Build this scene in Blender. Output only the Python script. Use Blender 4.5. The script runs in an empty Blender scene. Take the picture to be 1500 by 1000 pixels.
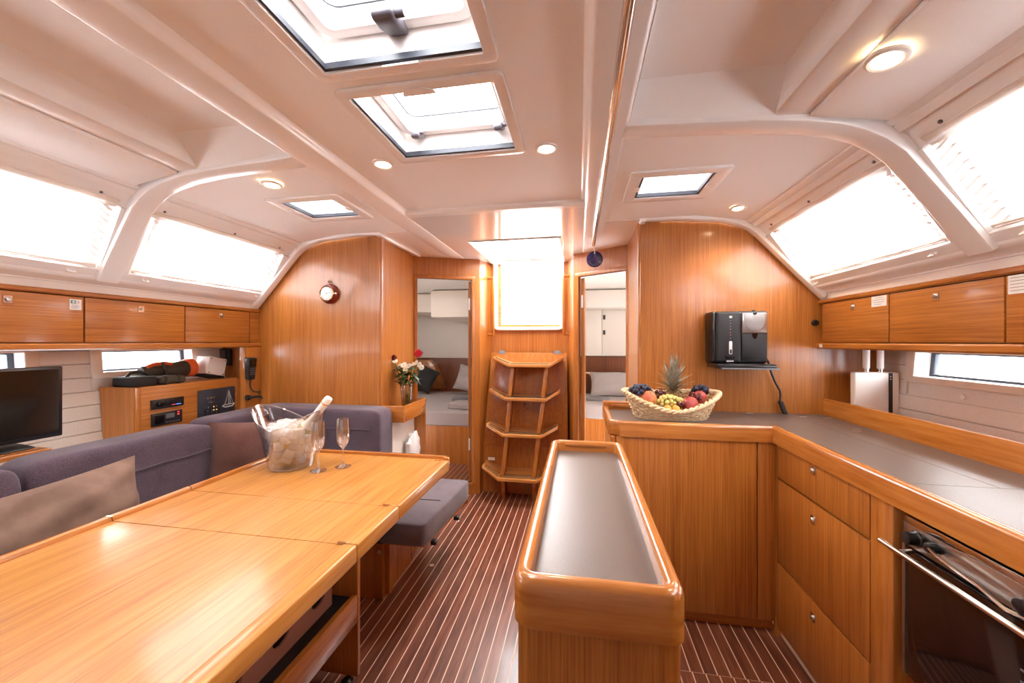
import bpy, bmesh, math, random
from mathutils import Matrix, Vector
R = math.radians
random.seed(7)
SC = bpy.context.scene
COL = SC.collection

# ---------------------------------------------------------------- camera
cd = bpy.data.cameras.new('camera')
cd.sensor_width = 36.0
cd.lens = 13.44
cd.clip_start = 0.02
cam = bpy.data.objects.new('camera', cd)
cam.location = (0, 0, 1.3)
cam.rotation_euler = (R(90), 0, math.atan(98 / 560))
COL.objects.link(cam)
SC.camera = cam

# ---------------------------------------------------------------- sky and exposure
world = bpy.data.worlds.new('world')
SC.world = world
world.use_nodes = True
bg = world.node_tree.nodes['Background']
bg.inputs[1].default_value = 9.5
_nt = world.node_tree
_tc = _nt.nodes.new('ShaderNodeTexCoord'); _sx = _nt.nodes.new('ShaderNodeSeparateXYZ'); _cr = _nt.nodes.new('ShaderNodeValToRGB')
_nt.links.new(_tc.outputs['Generated'], _sx.inputs[0]); _nt.links.new(_sx.outputs['Z'], _cr.inputs[0]); _nt.links.new(_cr.outputs[0], bg.inputs[0])
_e = _cr.color_ramp.elements          # white overcast sky over paler grey-blue harbour water
_e[0].position = 0.0; _e[0].color = (.40, .43, .46, 1)
_e[1].position = .04; _e[1].color = (1.0, .985, .97, 1)
SC.view_settings.view_transform = 'Standard'
SC.view_settings.look = 'None'
SC.view_settings.gamma = 1.0
SC.view_settings.exposure = 1.45
SC.view_settings.use_curve_mapping = False
SC.cycles.use_denoising = True
SC.cycles.max_bounces = 14
SC.cycles.diffuse_bounces = 7
SC.cycles.glossy_bounces = 5
SC.cycles.transmission_bounces = 6
SC.cycles.transparent_max_bounces = 16
SC.cycles.caustics_reflective = False
SC.cycles.caustics_refractive = False
SC.cycles.sample_clamp_indirect = 6.0

XC = -0.46          # centreline of the boat

def portal(name, loc, rot, sx, sy):
    l = bpy.data.lights.new(name, 'AREA')
    l.shape = 'RECTANGLE'; l.size = sx; l.size_y = sy
    l.cycles.is_portal = True
    o = bpy.data.objects.new(name, l)
    o.location = loc; o.rotation_euler = rot
    COL.objects.link(o)
# sky portals (they add no light of their own, they only guide the sky's light) at each opening the photograph
# shows; those whose centre lies outside the picture are named _offscreen
WN = (math.cos(math.atan2(.345, .38)), math.sin(math.atan2(.345, .38)))      # outward normal of the coachroof side
portal('daylight_hatch_offscreen', (-0.45, 0.70, 2.21), (0, 0, 0), .54, .56)
portal('daylight_hatch', (-0.45, 1.21, 2.21), (0, 0, 0), .54, .48)
for sg in (-1, 1):
    portal('daylight_hatch', (XC + sg * .87, 1.81, 2.21), (0, 0, 0), .36, .30)
    for y0, y1, nm in ((1.40, 2.32, 'daylight_window'), (0.12, 1.40, 'daylight_window_offscreen')):
        portal(nm, (XC + sg * (1.575 + .075 * WN[0]), (y0 + y1) / 2, 1.74 + .075 * WN[1]), (0, sg * math.atan2(WN[0], WN[1]), 0), .46, y1 - y0)
portal('daylight_port', (XC - 2.20, 1.86, 1.19), (0, -R(90), 0), .16, .52)
portal('daylight_port_offscreen', (XC - 2.20, .52, 1.19), (0, -R(90), 0), .16, 1.68)
portal('daylight_port_offscreen', (XC + 2.20, 1.51, 1.19), (0, R(90), 0), .16, 1.26)
portal('daylight_companionway', (-0.45, 3.02, 2.30), (0, 0, 0), .62, .80)
portal('daylight_companionway', (-0.43, 3.50, 1.72), (R(-90), 0, 0), .56, .60)

# ---------------------------------------------------------------- materials
MATS = {}
def newmat(name):
    m = bpy.data.materials.new(name); m.use_nodes = True
    nt = m.node_tree
    b = nt.nodes['Principled BSDF']
    MATS[name] = m
    return m, nt, b
def rgb(r, g, b):
    f = lambda c: (c / 12.92) if c <= .04045 else ((c + .055) / 1.055) ** 2.4
    return (f(r / 255), f(g / 255), f(b / 255), 1)
def plain(name, col, rough=.5, metal=0, coat=0, spec=.5, emit=None, es=0, sub=0):
    m, nt, b = newmat(name)
    b.inputs['Base Color'].default_value = col
    b.inputs['Roughness'].default_value = rough
    b.inputs['Metallic'].default_value = metal
    b.inputs['Coat Weight'].default_value = coat
    b.inputs['Coat Roughness'].default_value = .08
    b.inputs['Specular IOR Level'].default_value = spec
    if emit:
        b.inputs['Emission Color'].default_value = emit
        b.inputs['Emission Strength'].default_value = es
    return m
def node(nt, t, **k):
    n = nt.nodes.new(t)
    for a, v in k.items(): setattr(n, a, v)
    return n
def ramp(nt, stops):
    r = nt.nodes.new('ShaderNodeValToRGB')
    e = r.color_ramp.elements
    e[0].position, e[0].color = stops[0]
    e[1].position, e[1].color = stops[-1]
    for p, c in stops[1:-1]:
        x = e.new(p); x.color = c
    return r
def wood(name, dark, mid, light, scale, rough=.33, coat=.35, vary=0.0, bump=.06):
    """fine straight grained veneer; scale = stretch of the grain along x, y, z"""
    m, nt, b = newmat(name)
    tc = node(nt, 'ShaderNodeTexCoord')
    mp = node(nt, 'ShaderNodeMapping'); mp.inputs['Scale'].default_value = scale
    nt.links.new(tc.outputs['Object'], mp.inputs['Vector'])
    n1 = node(nt, 'ShaderNodeTexNoise'); n1.inputs['Scale'].default_value = 1.0; n1.inputs['Detail'].default_value = 4; n1.inputs['Roughness'].default_value = .65
    nt.links.new(mp.outputs[0], n1.inputs['Vector'])
    n2 = node(nt, 'ShaderNodeTexNoise'); n2.inputs['Scale'].default_value = .16; n2.inputs['Detail'].default_value = 2
    nt.links.new(mp.outputs[0], n2.inputs['Vector'])
    ad = node(nt, 'ShaderNodeMix'); ad.data_type = 'FLOAT'; ad.inputs[0].default_value = .25
    nt.links.new(n1.outputs['Fac'], ad.inputs[2]); nt.links.new(n2.outputs['Fac'], ad.inputs[3])
    cr = ramp(nt, [(.36, dark), (.50, mid), (.64, light)])
    nt.links.new(ad.outputs[0], cr.inputs[0])
    out = cr.outputs[0]
    if vary:
        oi = node(nt, 'ShaderNodeObjectInfo')
        mr = node(nt, 'ShaderNodeMapRange'); mr.inputs[3].default_value = 1 - vary; mr.inputs[4].default_value = 1 + vary
        nt.links.new(oi.outputs['Random'], mr.inputs[0])
        hs = node(nt, 'ShaderNodeHueSaturation')
        nt.links.new(mr.outputs[0], hs.inputs['Value']); nt.links.new(out, hs.inputs['Color'])
        out = hs.outputs[0]
    nt.links.new(out, b.inputs['Base Color'])
    b.inputs['Roughness'].default_value = rough
    b.inputs['Coat Weight'].default_value = coat
    b.inputs['Coat Roughness'].default_value = .12
    bp = node(nt, 'ShaderNodeBump'); bp.inputs['Strength'].default_value = bump; bp.inputs['Distance'].default_value = .002
    nt.links.new(n1.outputs['Fac'], bp.inputs['Height']); nt.links.new(bp.outputs[0], b.inputs['Normal'])
    return m
def speckle(name, c1, c2, scale, rough, bump=0, detail=3, coat=0, dist=.002):
    m, nt, b = newmat(name)
    tc = node(nt, 'ShaderNodeTexCoord')
    n1 = node(nt, 'ShaderNodeTexNoise'); n1.inputs['Scale'].default_value = scale; n1.inputs['Detail'].default_value = detail
    nt.links.new(tc.outputs['Object'], n1.inputs['Vector'])
    cr = ramp(nt, [(.35, c1), (.65, c2)])
    nt.links.new(n1.outputs['Fac'], cr.inputs[0]); nt.links.new(cr.outputs[0], b.inputs['Base Color'])
    b.inputs['Roughness'].default_value = rough
    b.inputs['Coat Weight'].default_value = coat
    if bump:
        bp = node(nt, 'ShaderNodeBump'); bp.inputs['Strength'].default_value = bump; bp.inputs['Distance'].default_value = dist
        nt.links.new(n1.outputs['Fac'], bp.inputs['Height']); nt.links.new(bp.outputs[0], b.inputs['Normal'])
    return m
def weave(name, c1, c2, scale=420, rough=.9, bump=.5):
    m, nt, b = newmat(name)
    tc = node(nt, 'ShaderNodeTexCoord')
    mp = node(nt, 'ShaderNodeMapping'); mp.inputs['Rotation'].default_value = (R(35), R(20), R(40))
    nt.links.new(tc.outputs['Object'], mp.inputs[0])
    w = node(nt, 'ShaderNodeTexVoronoi'); w.inputs['Scale'].default_value = scale
    nt.links.new(mp.outputs[0], w.inputs['Vector'])
    n = node(nt, 'ShaderNodeTexNoise'); n.inputs['Scale'].default_value = 9; n.inputs['Detail'].default_value = 4
    nt.links.new(tc.outputs['Object'], n.inputs['Vector'])
    mx = node(nt, 'ShaderNodeMix'); mx.data_type = 'FLOAT'; mx.inputs[0].default_value = .45
    nt.links.new(w.outputs['Distance'], mx.inputs[2]); nt.links.new(n.outputs['Fac'], mx.inputs[3])
    cr = ramp(nt, [(.25, c1), (.65, c2)])
    nt.links.new(mx.outputs[0], cr.inputs[0]); nt.links.new(cr.outputs[0], b.inputs['Base Color'])
    b.inputs['Roughness'].default_value = rough; b.inputs['Specular IOR Level'].default_value = .15
    b.inputs['Sheen Weight'].default_value = .25
    bp = node(nt, 'ShaderNodeBump'); bp.inputs['Strength'].default_value = bump; bp.inputs['Distance'].default_value = .001
    nt.links.new(w.outputs['Distance'], bp.inputs['Height']); nt.links.new(bp.outputs[0], b.inputs['Normal'])
    return m
def clear(name, tint=(1, 1, 1, 1), rough=.02, f0=.06, f1=.75, power=3.0):
    """clear glass or acrylic: see through face on, mirror at grazing angles"""
    m, nt, b = newmat(name)
    nt.nodes.remove(b)
    t = node(nt, 'ShaderNodeBsdfTransparent'); t.inputs[0].default_value = tint
    g = node(nt, 'ShaderNodeBsdfGlossy'); g.inputs['Roughness'].default_value = rough
    lw = node(nt, 'ShaderNodeLayerWeight'); lw.inputs[0].default_value = .5
    pw = node(nt, 'ShaderNodeMath', operation='POWER'); pw.inputs[1].default_value = power
    nt.links.new(lw.outputs['Facing'], pw.inputs[0])
    mr = node(nt, 'ShaderNodeMapRange'); mr.inputs[3].default_value = f0; mr.inputs[4].default_value = f1
    nt.links.new(pw.outputs[0], mr.inputs[0])
    mx = node(nt, 'ShaderNodeMixShader')
    nt.links.new(mr.outputs[0], mx.inputs[0]); nt.links.new(t.outputs[0], mx.inputs[1]); nt.links.new(g.outputs[0], mx.inputs[2])
    nt.links.new(mx.outputs[0], nt.nodes['Material Output'].inputs[0])
    return m
def translucent(name, col, fac=.6, trans=0.0):
    m, nt, b = newmat(name)
    b.inputs['Base Color'].default_value = col; b.inputs['Roughness'].default_value = .8
    t = node(nt, 'ShaderNodeBsdfTranslucent'); t.inputs[0].default_value = col
    mx = node(nt, 'ShaderNodeMixShader'); mx.inputs[0].default_value = fac
    nt.links.new(b.outputs[0], mx.inputs[1]); nt.links.new(t.outputs[0], mx.inputs[2])
    last = mx
    if trans:
        tr = node(nt, 'ShaderNodeBsdfTransparent')
        m2 = node(nt, 'ShaderNodeMixShader'); m2.inputs[0].default_value = trans
        nt.links.new(mx.outputs[0], m2.inputs[1]); nt.links.new(tr.outputs[0], m2.inputs[2]); last = m2
    nt.links.new(last.outputs[0], nt.nodes['Material Output'].inputs[0])
    return m

OD, OM, OL = (.29, .084, .013, 1), (.415, .142, .025, 1), (.52, .198, .042, 1)
wood('oak_z', OD, OM, OL, (230, 230, 3))
wood('oak_y', OD, OM, OL, (190, 3, 190))
wood('oak_x', OD, OM, OL, (4, 120, 120))
wood('oak_table', (.38, .140, .024, 1), (.50, .21, .042, 1), (.58, .268, .066, 1), (90, 3.2, 90), rough=.36, coat=.3)
wood('oak_solid_y', (.33, .100, .016, 1), (.43, .148, .027, 1), (.50, .190, .040, 1), (45, 3, 45), rough=.26, coat=.6)
wood('oak_solid_x', (.33, .100, .016, 1), (.43, .148, .027, 1), (.50, .190, .040, 1), (3, 45, 45), rough=.26, coat=.6)
wood('oak_solid_z', (.33, .100, .016, 1), (.43, .148, .027, 1), (.50, .190, .040, 1), (45, 45, 3), rough=.26, coat=.6)
wood('oak_tread', (.50, .20, .045, 1), (.62, .27, .07, 1), (.70, .33, .095, 1), (4, 60, 60), rough=.3, coat=.4)
wood('dark_wood_z', (.10, .028, .010, 1), (.16, .045, .016, 1), (.21, .062, .022, 1), (130, 130, 3))
wood('brown_wood_y', (.13, .038, .012, 1), (.19, .058, .018, 1), (.24, .078, .026, 1), (110, 4, 110))
wood('plank', (.095, .027, .014, 1), (.17, .052, .027, 1), (.235, .08, .042, 1), (60, 5, 60), rough=.34, coat=.25, vary=.22)
plain('holly', rgb(226, 196, 172), .45)
plain('gelcoat', (.90, .895, .89, 1), .22, coat=.35)
plain('gelcoat_gloss', (.88, .85, .84, 1), .10, coat=.8)
speckle('headliner', (.885, .885, .885, 1), (.905, .905, .905, 1), 300, .6, .08)
plain('cream_vinyl', (.78, .69, .60, 1), .5)
speckle('hull_vinyl', (.74, .69, .63, 1), (.78, .73, .67, 1), 120, .55, .05)
plain('cabin_white', (.76, .71, .65, 1), .5)
plain('frame_white', (.84, .80, .78, 1), .3)
plain('plastic_white', (.85, .83, .81, 1), .35)
plain('black_rubber', (.012, .012, .014, 1), .5)
plain('black_plastic', (.014, .013, .015, 1), .28)
plain('black_matte', (.016, .014, .016, 1), .48)
plain('black_gloss', (.006, .005, .006, 1), .06, coat=.5)
plain('screen_black', (.005, .004, .004, 1), .12)
plain('dark_frame', (.03, .035, .05, 1), .35)
plain('grey_plastic', (.16, .16, .18, 1), .4)
plain('handle_grey', (.10, .09, .11, 1), .4)
plain('steel', (.72, .70, .68, 1), .16, metal=1)
plain('brushed_steel', (.55, .53, .51, 1), .3, metal=1)
plain('brass', (.75, .52, .30, 1), .2, metal=1)
speckle('worktop', (.095, .066, .055, 1), (.165, .125, .106, 1), 900, .36, .05, detail=2)
weave('sofa_fabric', (.050, .033, .050, 1), (.120, .086, .118, 1), 300)
weave('seat_fabric', (.075, .057, .068, 1), (.165, .13, .15, 1), 420)
weave('brown_fabric', (.075, .030, .024, 1), (.15, .066, .054, 1), 500)
speckle('taupe_suede', (.17, .10, .075, 1), (.25, .158, .12, 1), 9, .85, .15, detail=5, dist=.01)
translucent('blind', (.95, .94, .94, 1), .85)
translucent('blind_lace', (.93, .91, .90, 1), .5, .25)
clear('glass', (1, 1, 1, 1))
clear('glass_thick', (.96, .96, .97, 1), f0=.10, f1=.95, power=1.7)
clear('crystal', (.98, .98, .99, 1), f0=.20, f1=1.0, power=1.5)
clear('pane', (.97, .98, 1, 1), f0=.04, f1=.5)
clear('smoked', (.55, .56, .60, 1), f0=.05, f1=.6)
plain('lamp_lens', (1, .9, .7, 1), .4, emit=(1, .80, .50, 1), es=16)
plain('linen_grey', (.38, .335, .325, 1), .85)
plain('linen_white', (.62, .60, .58, 1), .85)
plain('towel_grey', (.20, .185, .19, 1), .95)
plain('pillow_dark', (.018, .016, .016, 1), .8)
# ---------------------------------------------------------------- mesh helpers
class MB:
    def __init__(s): s.v = []; s.f = []
    def add(s, vs, fs):
        o = len(s.v); s.v += [tuple(p) for p in vs]; s.f += [[i + o for i in f] for f in fs]; return s
    def box(s, x0, x1, y0, y1, z0, z1):
        return s.add([(x0, y0, z0), (x1, y0, z0), (x1, y1, z0), (x0, y1, z0), (x0, y0, z1), (x1, y0, z1), (x1, y1, z1), (x0, y1, z1)],
                     [(0, 3, 2, 1), (4, 5, 6, 7), (0, 1, 5, 4), (1, 2, 6, 5), (2, 3, 7, 6), (3, 0, 4, 7)])
    def hexa(s, p):          # 8 corners: bottom loop then top loop
        return s.add(p, [(0, 3, 2, 1), (4, 5, 6, 7), (0, 1, 5, 4), (1, 2, 6, 5), (2, 3, 7, 6), (3, 0, 4, 7)])
    def prism(s, pts, axis, a, b):
        n = len(pts)
        if axis == 'y': f = lambda p, t: (p[0], t, p[1])
        elif axis == 'x': f = lambda p, t: (t, p[0], p[1])
        else: f = lambda p, t: (p[0], p[1], t)
        vs = [f(p, a) for p in pts] + [f(p, b) for p in pts]
        return s.add(vs, [list(range(n))[::-1], list(range(n, 2 * n))] + [(i, (i + 1) % n, n + (i + 1) % n, n + i) for i in range(n)])
    def tube(s, path, r, n=8, closed=False, caps=True, flat=1.0):
        P = [Vector(p) for p in path]; m = len(P)
        rr = r if isinstance(r, (list, tuple)) else [r] * m
        T = []
        for i in range(m):
            a = P[(i - 1) % m] if (closed or i > 0) else P[i]
            b = P[(i + 1) % m] if (closed or i < m - 1) else P[i]
            t = (b - a); T.append(t.normalized() if t.length > 1e-9 else Vector((0, 0, 1)))
        up = Vector((0, 0, 1)) if abs(T[0].z) < .9 else Vector((1, 0, 0))
        N = (up - T[0] * up.dot(T[0])).normalized()
        vs = []
        for i in range(m):
            N = N - T[i] * N.dot(T[i])
            N = N.normalized() if N.length > 1e-6 else T[i].orthogonal().normalized()
            B = T[i].cross(N)
            for k in range(n):
                a = 2 * math.pi * k / n
                vs.append(P[i] + (N * math.cos(a) * flat + B * math.sin(a)) * rr[i])
        fs = []
        for i in range(m if closed else m - 1):
            j = (i + 1) % m
            for k in range(n):
                l = (k + 1) % n
                fs.append((i * n + k, i * n + l, j * n + l, j * n + k))
        if caps and not closed:
            fs.append(list(range(n))[::-1]); fs.append([(m - 1) * n + k for k in range(n)])
        return s.add(vs, fs)
    def lathe(s, prof, c=(0, 0, 0), n=24, caps=True):
        m = len(prof); vs = []
        for r, h in prof:
            for k in range(n):
                a = 2 * math.pi * k / n
                vs.append((c[0] + r * math.cos(a), c[1] + r * math.sin(a), c[2] + h))
        fs = [(i * n + k, i * n + (k + 1) % n, (i + 1) * n + (k + 1) % n, (i + 1) * n + k) for i in range(m - 1) for k in range(n)]
        if caps: fs += [list(range(n))[::-1], [(m - 1) * n + k for k in range(n)]]
        return s.add(vs, fs)
    def ell(s, c, rx, ry, rz, n=12, m=8, fn=None):
        vs = []
        for i in range(1, m):
            p = math.pi * i / m
            for k in range(n):
                a = 2 * math.pi * k / n
                d = (math.sin(p) * math.cos(a), math.sin(p) * math.sin(a), math.cos(p))
                q = fn(d) if fn else 1
                vs.append((c[0] + rx * d[0] * q, c[1] + ry * d[1] * q, c[2] + rz * d[2] * q))
        t = len(vs)
        qt = fn((0, 0, 1)) if fn else 1; qb = fn((0, 0, -1)) if fn else 1
        vs += [(c[0], c[1], c[2] + rz * qt), (c[0], c[1], c[2] - rz * qb)]
        fs = [(i * n + k, (i + 1) * n + k, (i + 1) * n + (k + 1) % n, i * n + (k + 1) % n) for i in range(m - 2) for k in range(n)]
        fs += [(t, k, (k + 1) % n) for k in range(n)] + [(t + 1, (m - 2) * n + (k + 1) % n, (m - 2) * n + k) for k in range(n)]
        return s.add(vs, fs)
    def grid(s, fn, nu, nv):
        vs = [fn(i / nu, j / nv) for i in range(nu + 1) for j in range(nv + 1)]
        w = nv + 1
        return s.add(vs, [(i * w + j, (i + 1) * w + j, (i + 1) * w + j + 1, i * w + j + 1) for i in range(nu) for j in range(nv)])
    def pad(s, x0, x1, y0, y1, z0, z1, e=.22, n=28, m=14):
        """soft upholstered block (super ellipsoid)"""
        cx, cy, cz = (x0 + x1) / 2, (y0 + y1) / 2, (z0 + z1) / 2
        sp = lambda v, p: math.copysign(abs(v) ** p, v)
        vs = []
        for i in range(m + 1):
            p = -math.pi / 2 + math.pi * i / m
            for k in range(n):
                a = 2 * math.pi * (k + .5) / n
                vs.append((cx + (x1 - x0) / 2 * sp(math.cos(p), e) * sp(math.cos(a), e), cy + (y1 - y0) / 2 * sp(math.cos(p), e) * sp(math.sin(a), e), cz + (z1 - z0) / 2 * sp(math.sin(p), e)))
        fs = [(i * n + k, i * n + (k + 1) % n, (i + 1) * n + (k + 1) % n, (i + 1) * n + k) for i in range(m) for k in range(n)]
        return s.add(vs, fs)
    def pillow(s, w, h, t, n=18, seed=1, wr=.004):
        rnd = random.Random(seed); ph = [rnd.uniform(0, 6.28) for _ in range(6)]
        def sheet(sign):
            def f(u, v):
                x, y = 2 * u - 1, 2 * v - 1
                q = max(0, (1 - abs(x) ** 2.6)) ** .55 * max(0, (1 - abs(y) ** 2.6)) ** .55
                pin = 1 - .07 * (1 - abs(y) ** 2) * abs(x) ** 4
                pin2 = 1 - .07 * (1 - abs(x) ** 2) * abs(y) ** 4
                wv = wr * (math.sin(7 * x + 3 * y + ph[0]) + math.sin(11 * y - 5 * x + ph[1]) + .8 * math.sin(13 * x * y + ph[2])) * q
                return (x * w / 2 * pin, sign * (t / 2 * q + wv), y * h / 2 * pin2)
            return f
        s.grid(sheet(1), n, n); s.grid(sheet(-1), n, n)
        return s
    def plate(s, xs, ys, z0, z1, holes):
        """slab with rectangular holes (x0,x1,y0,y1); only the outer skin"""
        X = sorted(set(list(xs) + [h[i] for h in holes for i in (0, 1)])); Y = sorted(set(list(ys) + [h[i] for h in holes for i in (2, 3)]))
        X = [x for x in X if xs[0] - 1e-9 <= x <= xs[-1] + 1e-9]; Y = [y for y in Y if ys[0] - 1e-9 <= y <= ys[-1] + 1e-9]
        def solid(i, j):
            if i < 0 or j < 0 or i >= len(X) - 1 or j >= len(Y) - 1: return False
            mx, my = (X[i] + X[i + 1]) / 2, (Y[j] + Y[j + 1]) / 2
            return not any(h[0] < mx < h[1] and h[2] < my < h[3] for h in holes)
        for i in range(len(X) - 1):
            for j in range(len(Y) - 1):
                if not solid(i, j): continue
                x0, x1, y0, y1 = X[i], X[i + 1], Y[j], Y[j + 1]
                q = lambda *p: s.add(p, [(0, 1, 2, 3)])
                q((x0, y0, z0), (x0, y1, z0), (x1, y1, z0), (x1, y0, z0)); q((x0, y0, z1), (x1, y0, z1), (x1, y1, z1), (x0, y1, z1))
                if not solid(i - 1, j): q((x0, y0, z0), (x0, y0, z1), (x0, y1, z1), (x0, y1, z0))
                if not solid(i + 1, j): q((x1, y0, z0), (x1, y1, z0), (x1, y1, z1), (x1, y0, z1))
                if not solid(i, j - 1): q((x0, y0, z0), (x1, y0, z0), (x1, y0, z1), (x0, y0, z1))
                if not solid(i, j + 1): q((x0, y1, z0), (x0, y1, z1), (x1, y1, z1), (x1, y1, z0))
        return s
    def xf(s, fn): s.v = [tuple(fn(Vector(p))) for p in s.v]; return s
    def mat(s, M): return s.xf(lambda p: M @ p)
    def build(s, name, mat, parent=None, bevel=0, seg=2, smooth=True, merge=True):
        return part(name, s, mat, parent, bevel, seg, smooth, merge)

def root_loc(o):
    while o.parent: o = o.parent
    return o.location
def part(name, mb, mat, parent=None, bevel=0, seg=2, smooth=True, merge=True):
    me = bpy.data.meshes.new(name)
    off = root_loc(parent) if parent else Vector((0, 0, 0))
    me.from_pydata([tuple(Vector(v) - off) for v in mb.v], [], mb.f)
    bm = bmesh.new(); bm.from_mesh(me)
    if merge: bmesh.ops.remove_doubles(bm, verts=bm.verts, dist=1e-5)
    bmesh.ops.recalc_face_normals(bm, faces=bm.faces)
    if bevel:
        ed = [e for e in bm.edges if len(e.link_faces) == 2 and e.calc_face_angle(0) > .45]
        bmesh.ops.bevel(bm, geom=ed, offset=bevel, segments=seg, profile=.5, affect='EDGES', clamp_overlap=True)
    bm.to_mesh(me); bm.free()
    if smooth:
        for p in me.polygons: p.use_smooth = True
        me.set_sharp_from_angle(angle=R(38))
    me.materials.append(MATS[mat] if isinstance(mat, str) else mat)
    o = bpy.data.objects.new(name, me)
    COL.objects.link(o)
    if parent: o.parent = parent
    return o
def thing(name, label, cat, loc=(0, 0, 0), group=None):
    o = bpy.data.objects.new(name, None); o.location = loc; o.empty_display_size = .05
    COL.objects.link(o)
    return tag(o, label, cat, group)
def tag(o, label, cat, group=None):
    o['label'] = label; o['category'] = cat
    if group: o['group'] = group
    return o
def lone(name, mb, mat, label, cat, group=None, loc=None, **k):
    """a thing that is one mesh, its origin at loc"""
    if loc is not None:
        L = Vector(loc); mb.v = [tuple(Vector(v) - L) for v in mb.v]
    o = part(name, mb, mat, None, **k)
    if loc is not None: o.location = loc
    return tag(o, label, cat, group)
def struct(name, mb, mat, parent=None, **k):
    o = part(name, mb, mat, parent, **k)
    if not parent: o['kind'] = 'structure'
    return o
def copy_part(o, name, parent, dx=(0, 0, 0), M=None):
    c = o.copy(); c.name = name; COL.objects.link(c); c.parent = parent
    c.location = Vector(o.location) + Vector(dx)
    return c
def arc(cx, cz, r, a0, a1, n):
    return [(cx + r * math.cos(R(a0 + (a1 - a0) * i / n)), cz + r * math.sin(R(a0 + (a1 - a0) * i / n))) for i in range(n + 1)]
def rrect(x0, x1, y0, y1, r, n=5):
    return arc(x1 - r, y1 - r, r, 0, 90, n) + arc(x0 + r, y1 - r, r, 90, 180, n) + arc(x0 + r, y0 + r, r, 180, 270, n) + arc(x1 - r, y0 + r, r, 270, 360, n)
def frame_ring(x0, x1, y0, y1, r, w, z0, z1, n=5):
    """rounded rectangular ring in the xy plane"""
    a = rrect(x0, x1, y0, y1, r, n); b = rrect(x0 + w, x1 - w, y0 + w, y1 - w, max(r - w, .004), n)
    m = len(a); mb = MB()
    vs = [(p[0], p[1], z0) for p in a] + [(p[0], p[1], z0) for p in b] + [(p[0], p[1], z1) for p in a] + [(p[0], p[1], z1) for p in b]
    fs = []
    for i in range(m):
        j = (i + 1) % m
        fs += [(i, j, m + j, m + i), (2 * m + i, 3 * m + i, 3 * m + j, 2 * m + j), (i, 2 * m + i, 2 * m + j, j), (m + i, m + j, 3 * m + j, 3 * m + i)]
    return mb.add(vs, fs)
def text(name, body, size, M, mat, parent, ext=.0004):
    """flat printed lettering turned into mesh; M maps text space (x right, y up, z out) to world"""
    cu = bpy.data.curves.new(name, 'FONT'); cu.body = body; cu.size = size; cu.extrude = ext; cu.align_x = 'LEFT'; cu.resolution_u = 2
    t = bpy.data.objects.new(name, cu); COL.objects.link(t)
    dg = bpy.context.evaluated_depsgraph_get()
    me = bpy.data.meshes.new_from_object(t.evaluated_get(dg))
    bpy.data.objects.remove(t); bpy.data.curves.remove(cu)
    off = root_loc(parent)
    me.transform(Matrix.Translation(-off) @ M)
    me.materials.clear(); me.materials.append(MATS[mat])
    o = bpy.data.objects.new(name, me); COL.objects.link(o); o.parent = parent
    return o
def basis(o, ex, ey, ez):
    return Matrix(((ex[0], ey[0], ez[0], o[0]), (ex[1], ey[1], ez[1], o[1]), (ex[2], ey[2], ez[2], o[2]), (0, 0, 0, 1)))
# ================================================================ THE SHELL
FWD = -1.6           # bulkhead behind the camera
# ---- floor: dark planks with pale holly seams
fl = MB().box(-2.2, 1.3, FWD, 3.30, -.05, -.0006).box(-2.2, .55, 3.30, 4.2, -.05, -.0006)
floor = struct('floor', fl, 'holly')
seam_y = 1.605
k = 0
x = -1.817
while x < .84:
    a, b = x + .0022, x + .0478
    if x > .20:          # lift-out sole panel beside the galley, its seams a hair out of line
        MB().box(a, b, seam_y + .001, 2.9, -.03, 0).build('plank', 'plank', floor)
        MB().box(a + .006, b + .006, -1.5, seam_y - .001, -.03, 0).build('plank', 'plank', floor)
    else:
        MB().box(a, b, -1.5, 3.28, -.03, 0).build('plank', 'plank', floor)
        if -1.8 < x < -.85:
            MB().box(a, b, 3.285, 4.15, -.03, 0).build('plank', 'plank', floor)
    x += .05
for i, (rx, ry) in enumerate(((-.843, 2.106), (-.865, 2.669))):
    o = lone('floor_ring', MB().lathe([(.010, .0005), (.014, .0005), (.016, .002), (.014, .0035), (.009, .0035), (.008, .001)], (rx, ry, 0), 16),
             'steel', ('round steel lifting ring set in the floor just beyond the grey bench cushion', 'round steel lifting ring set in the floor beside the front of the bench')[1 - i], 'floor ring', 'lifting rings in the floor', loc=(rx, ry, 0))

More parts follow.
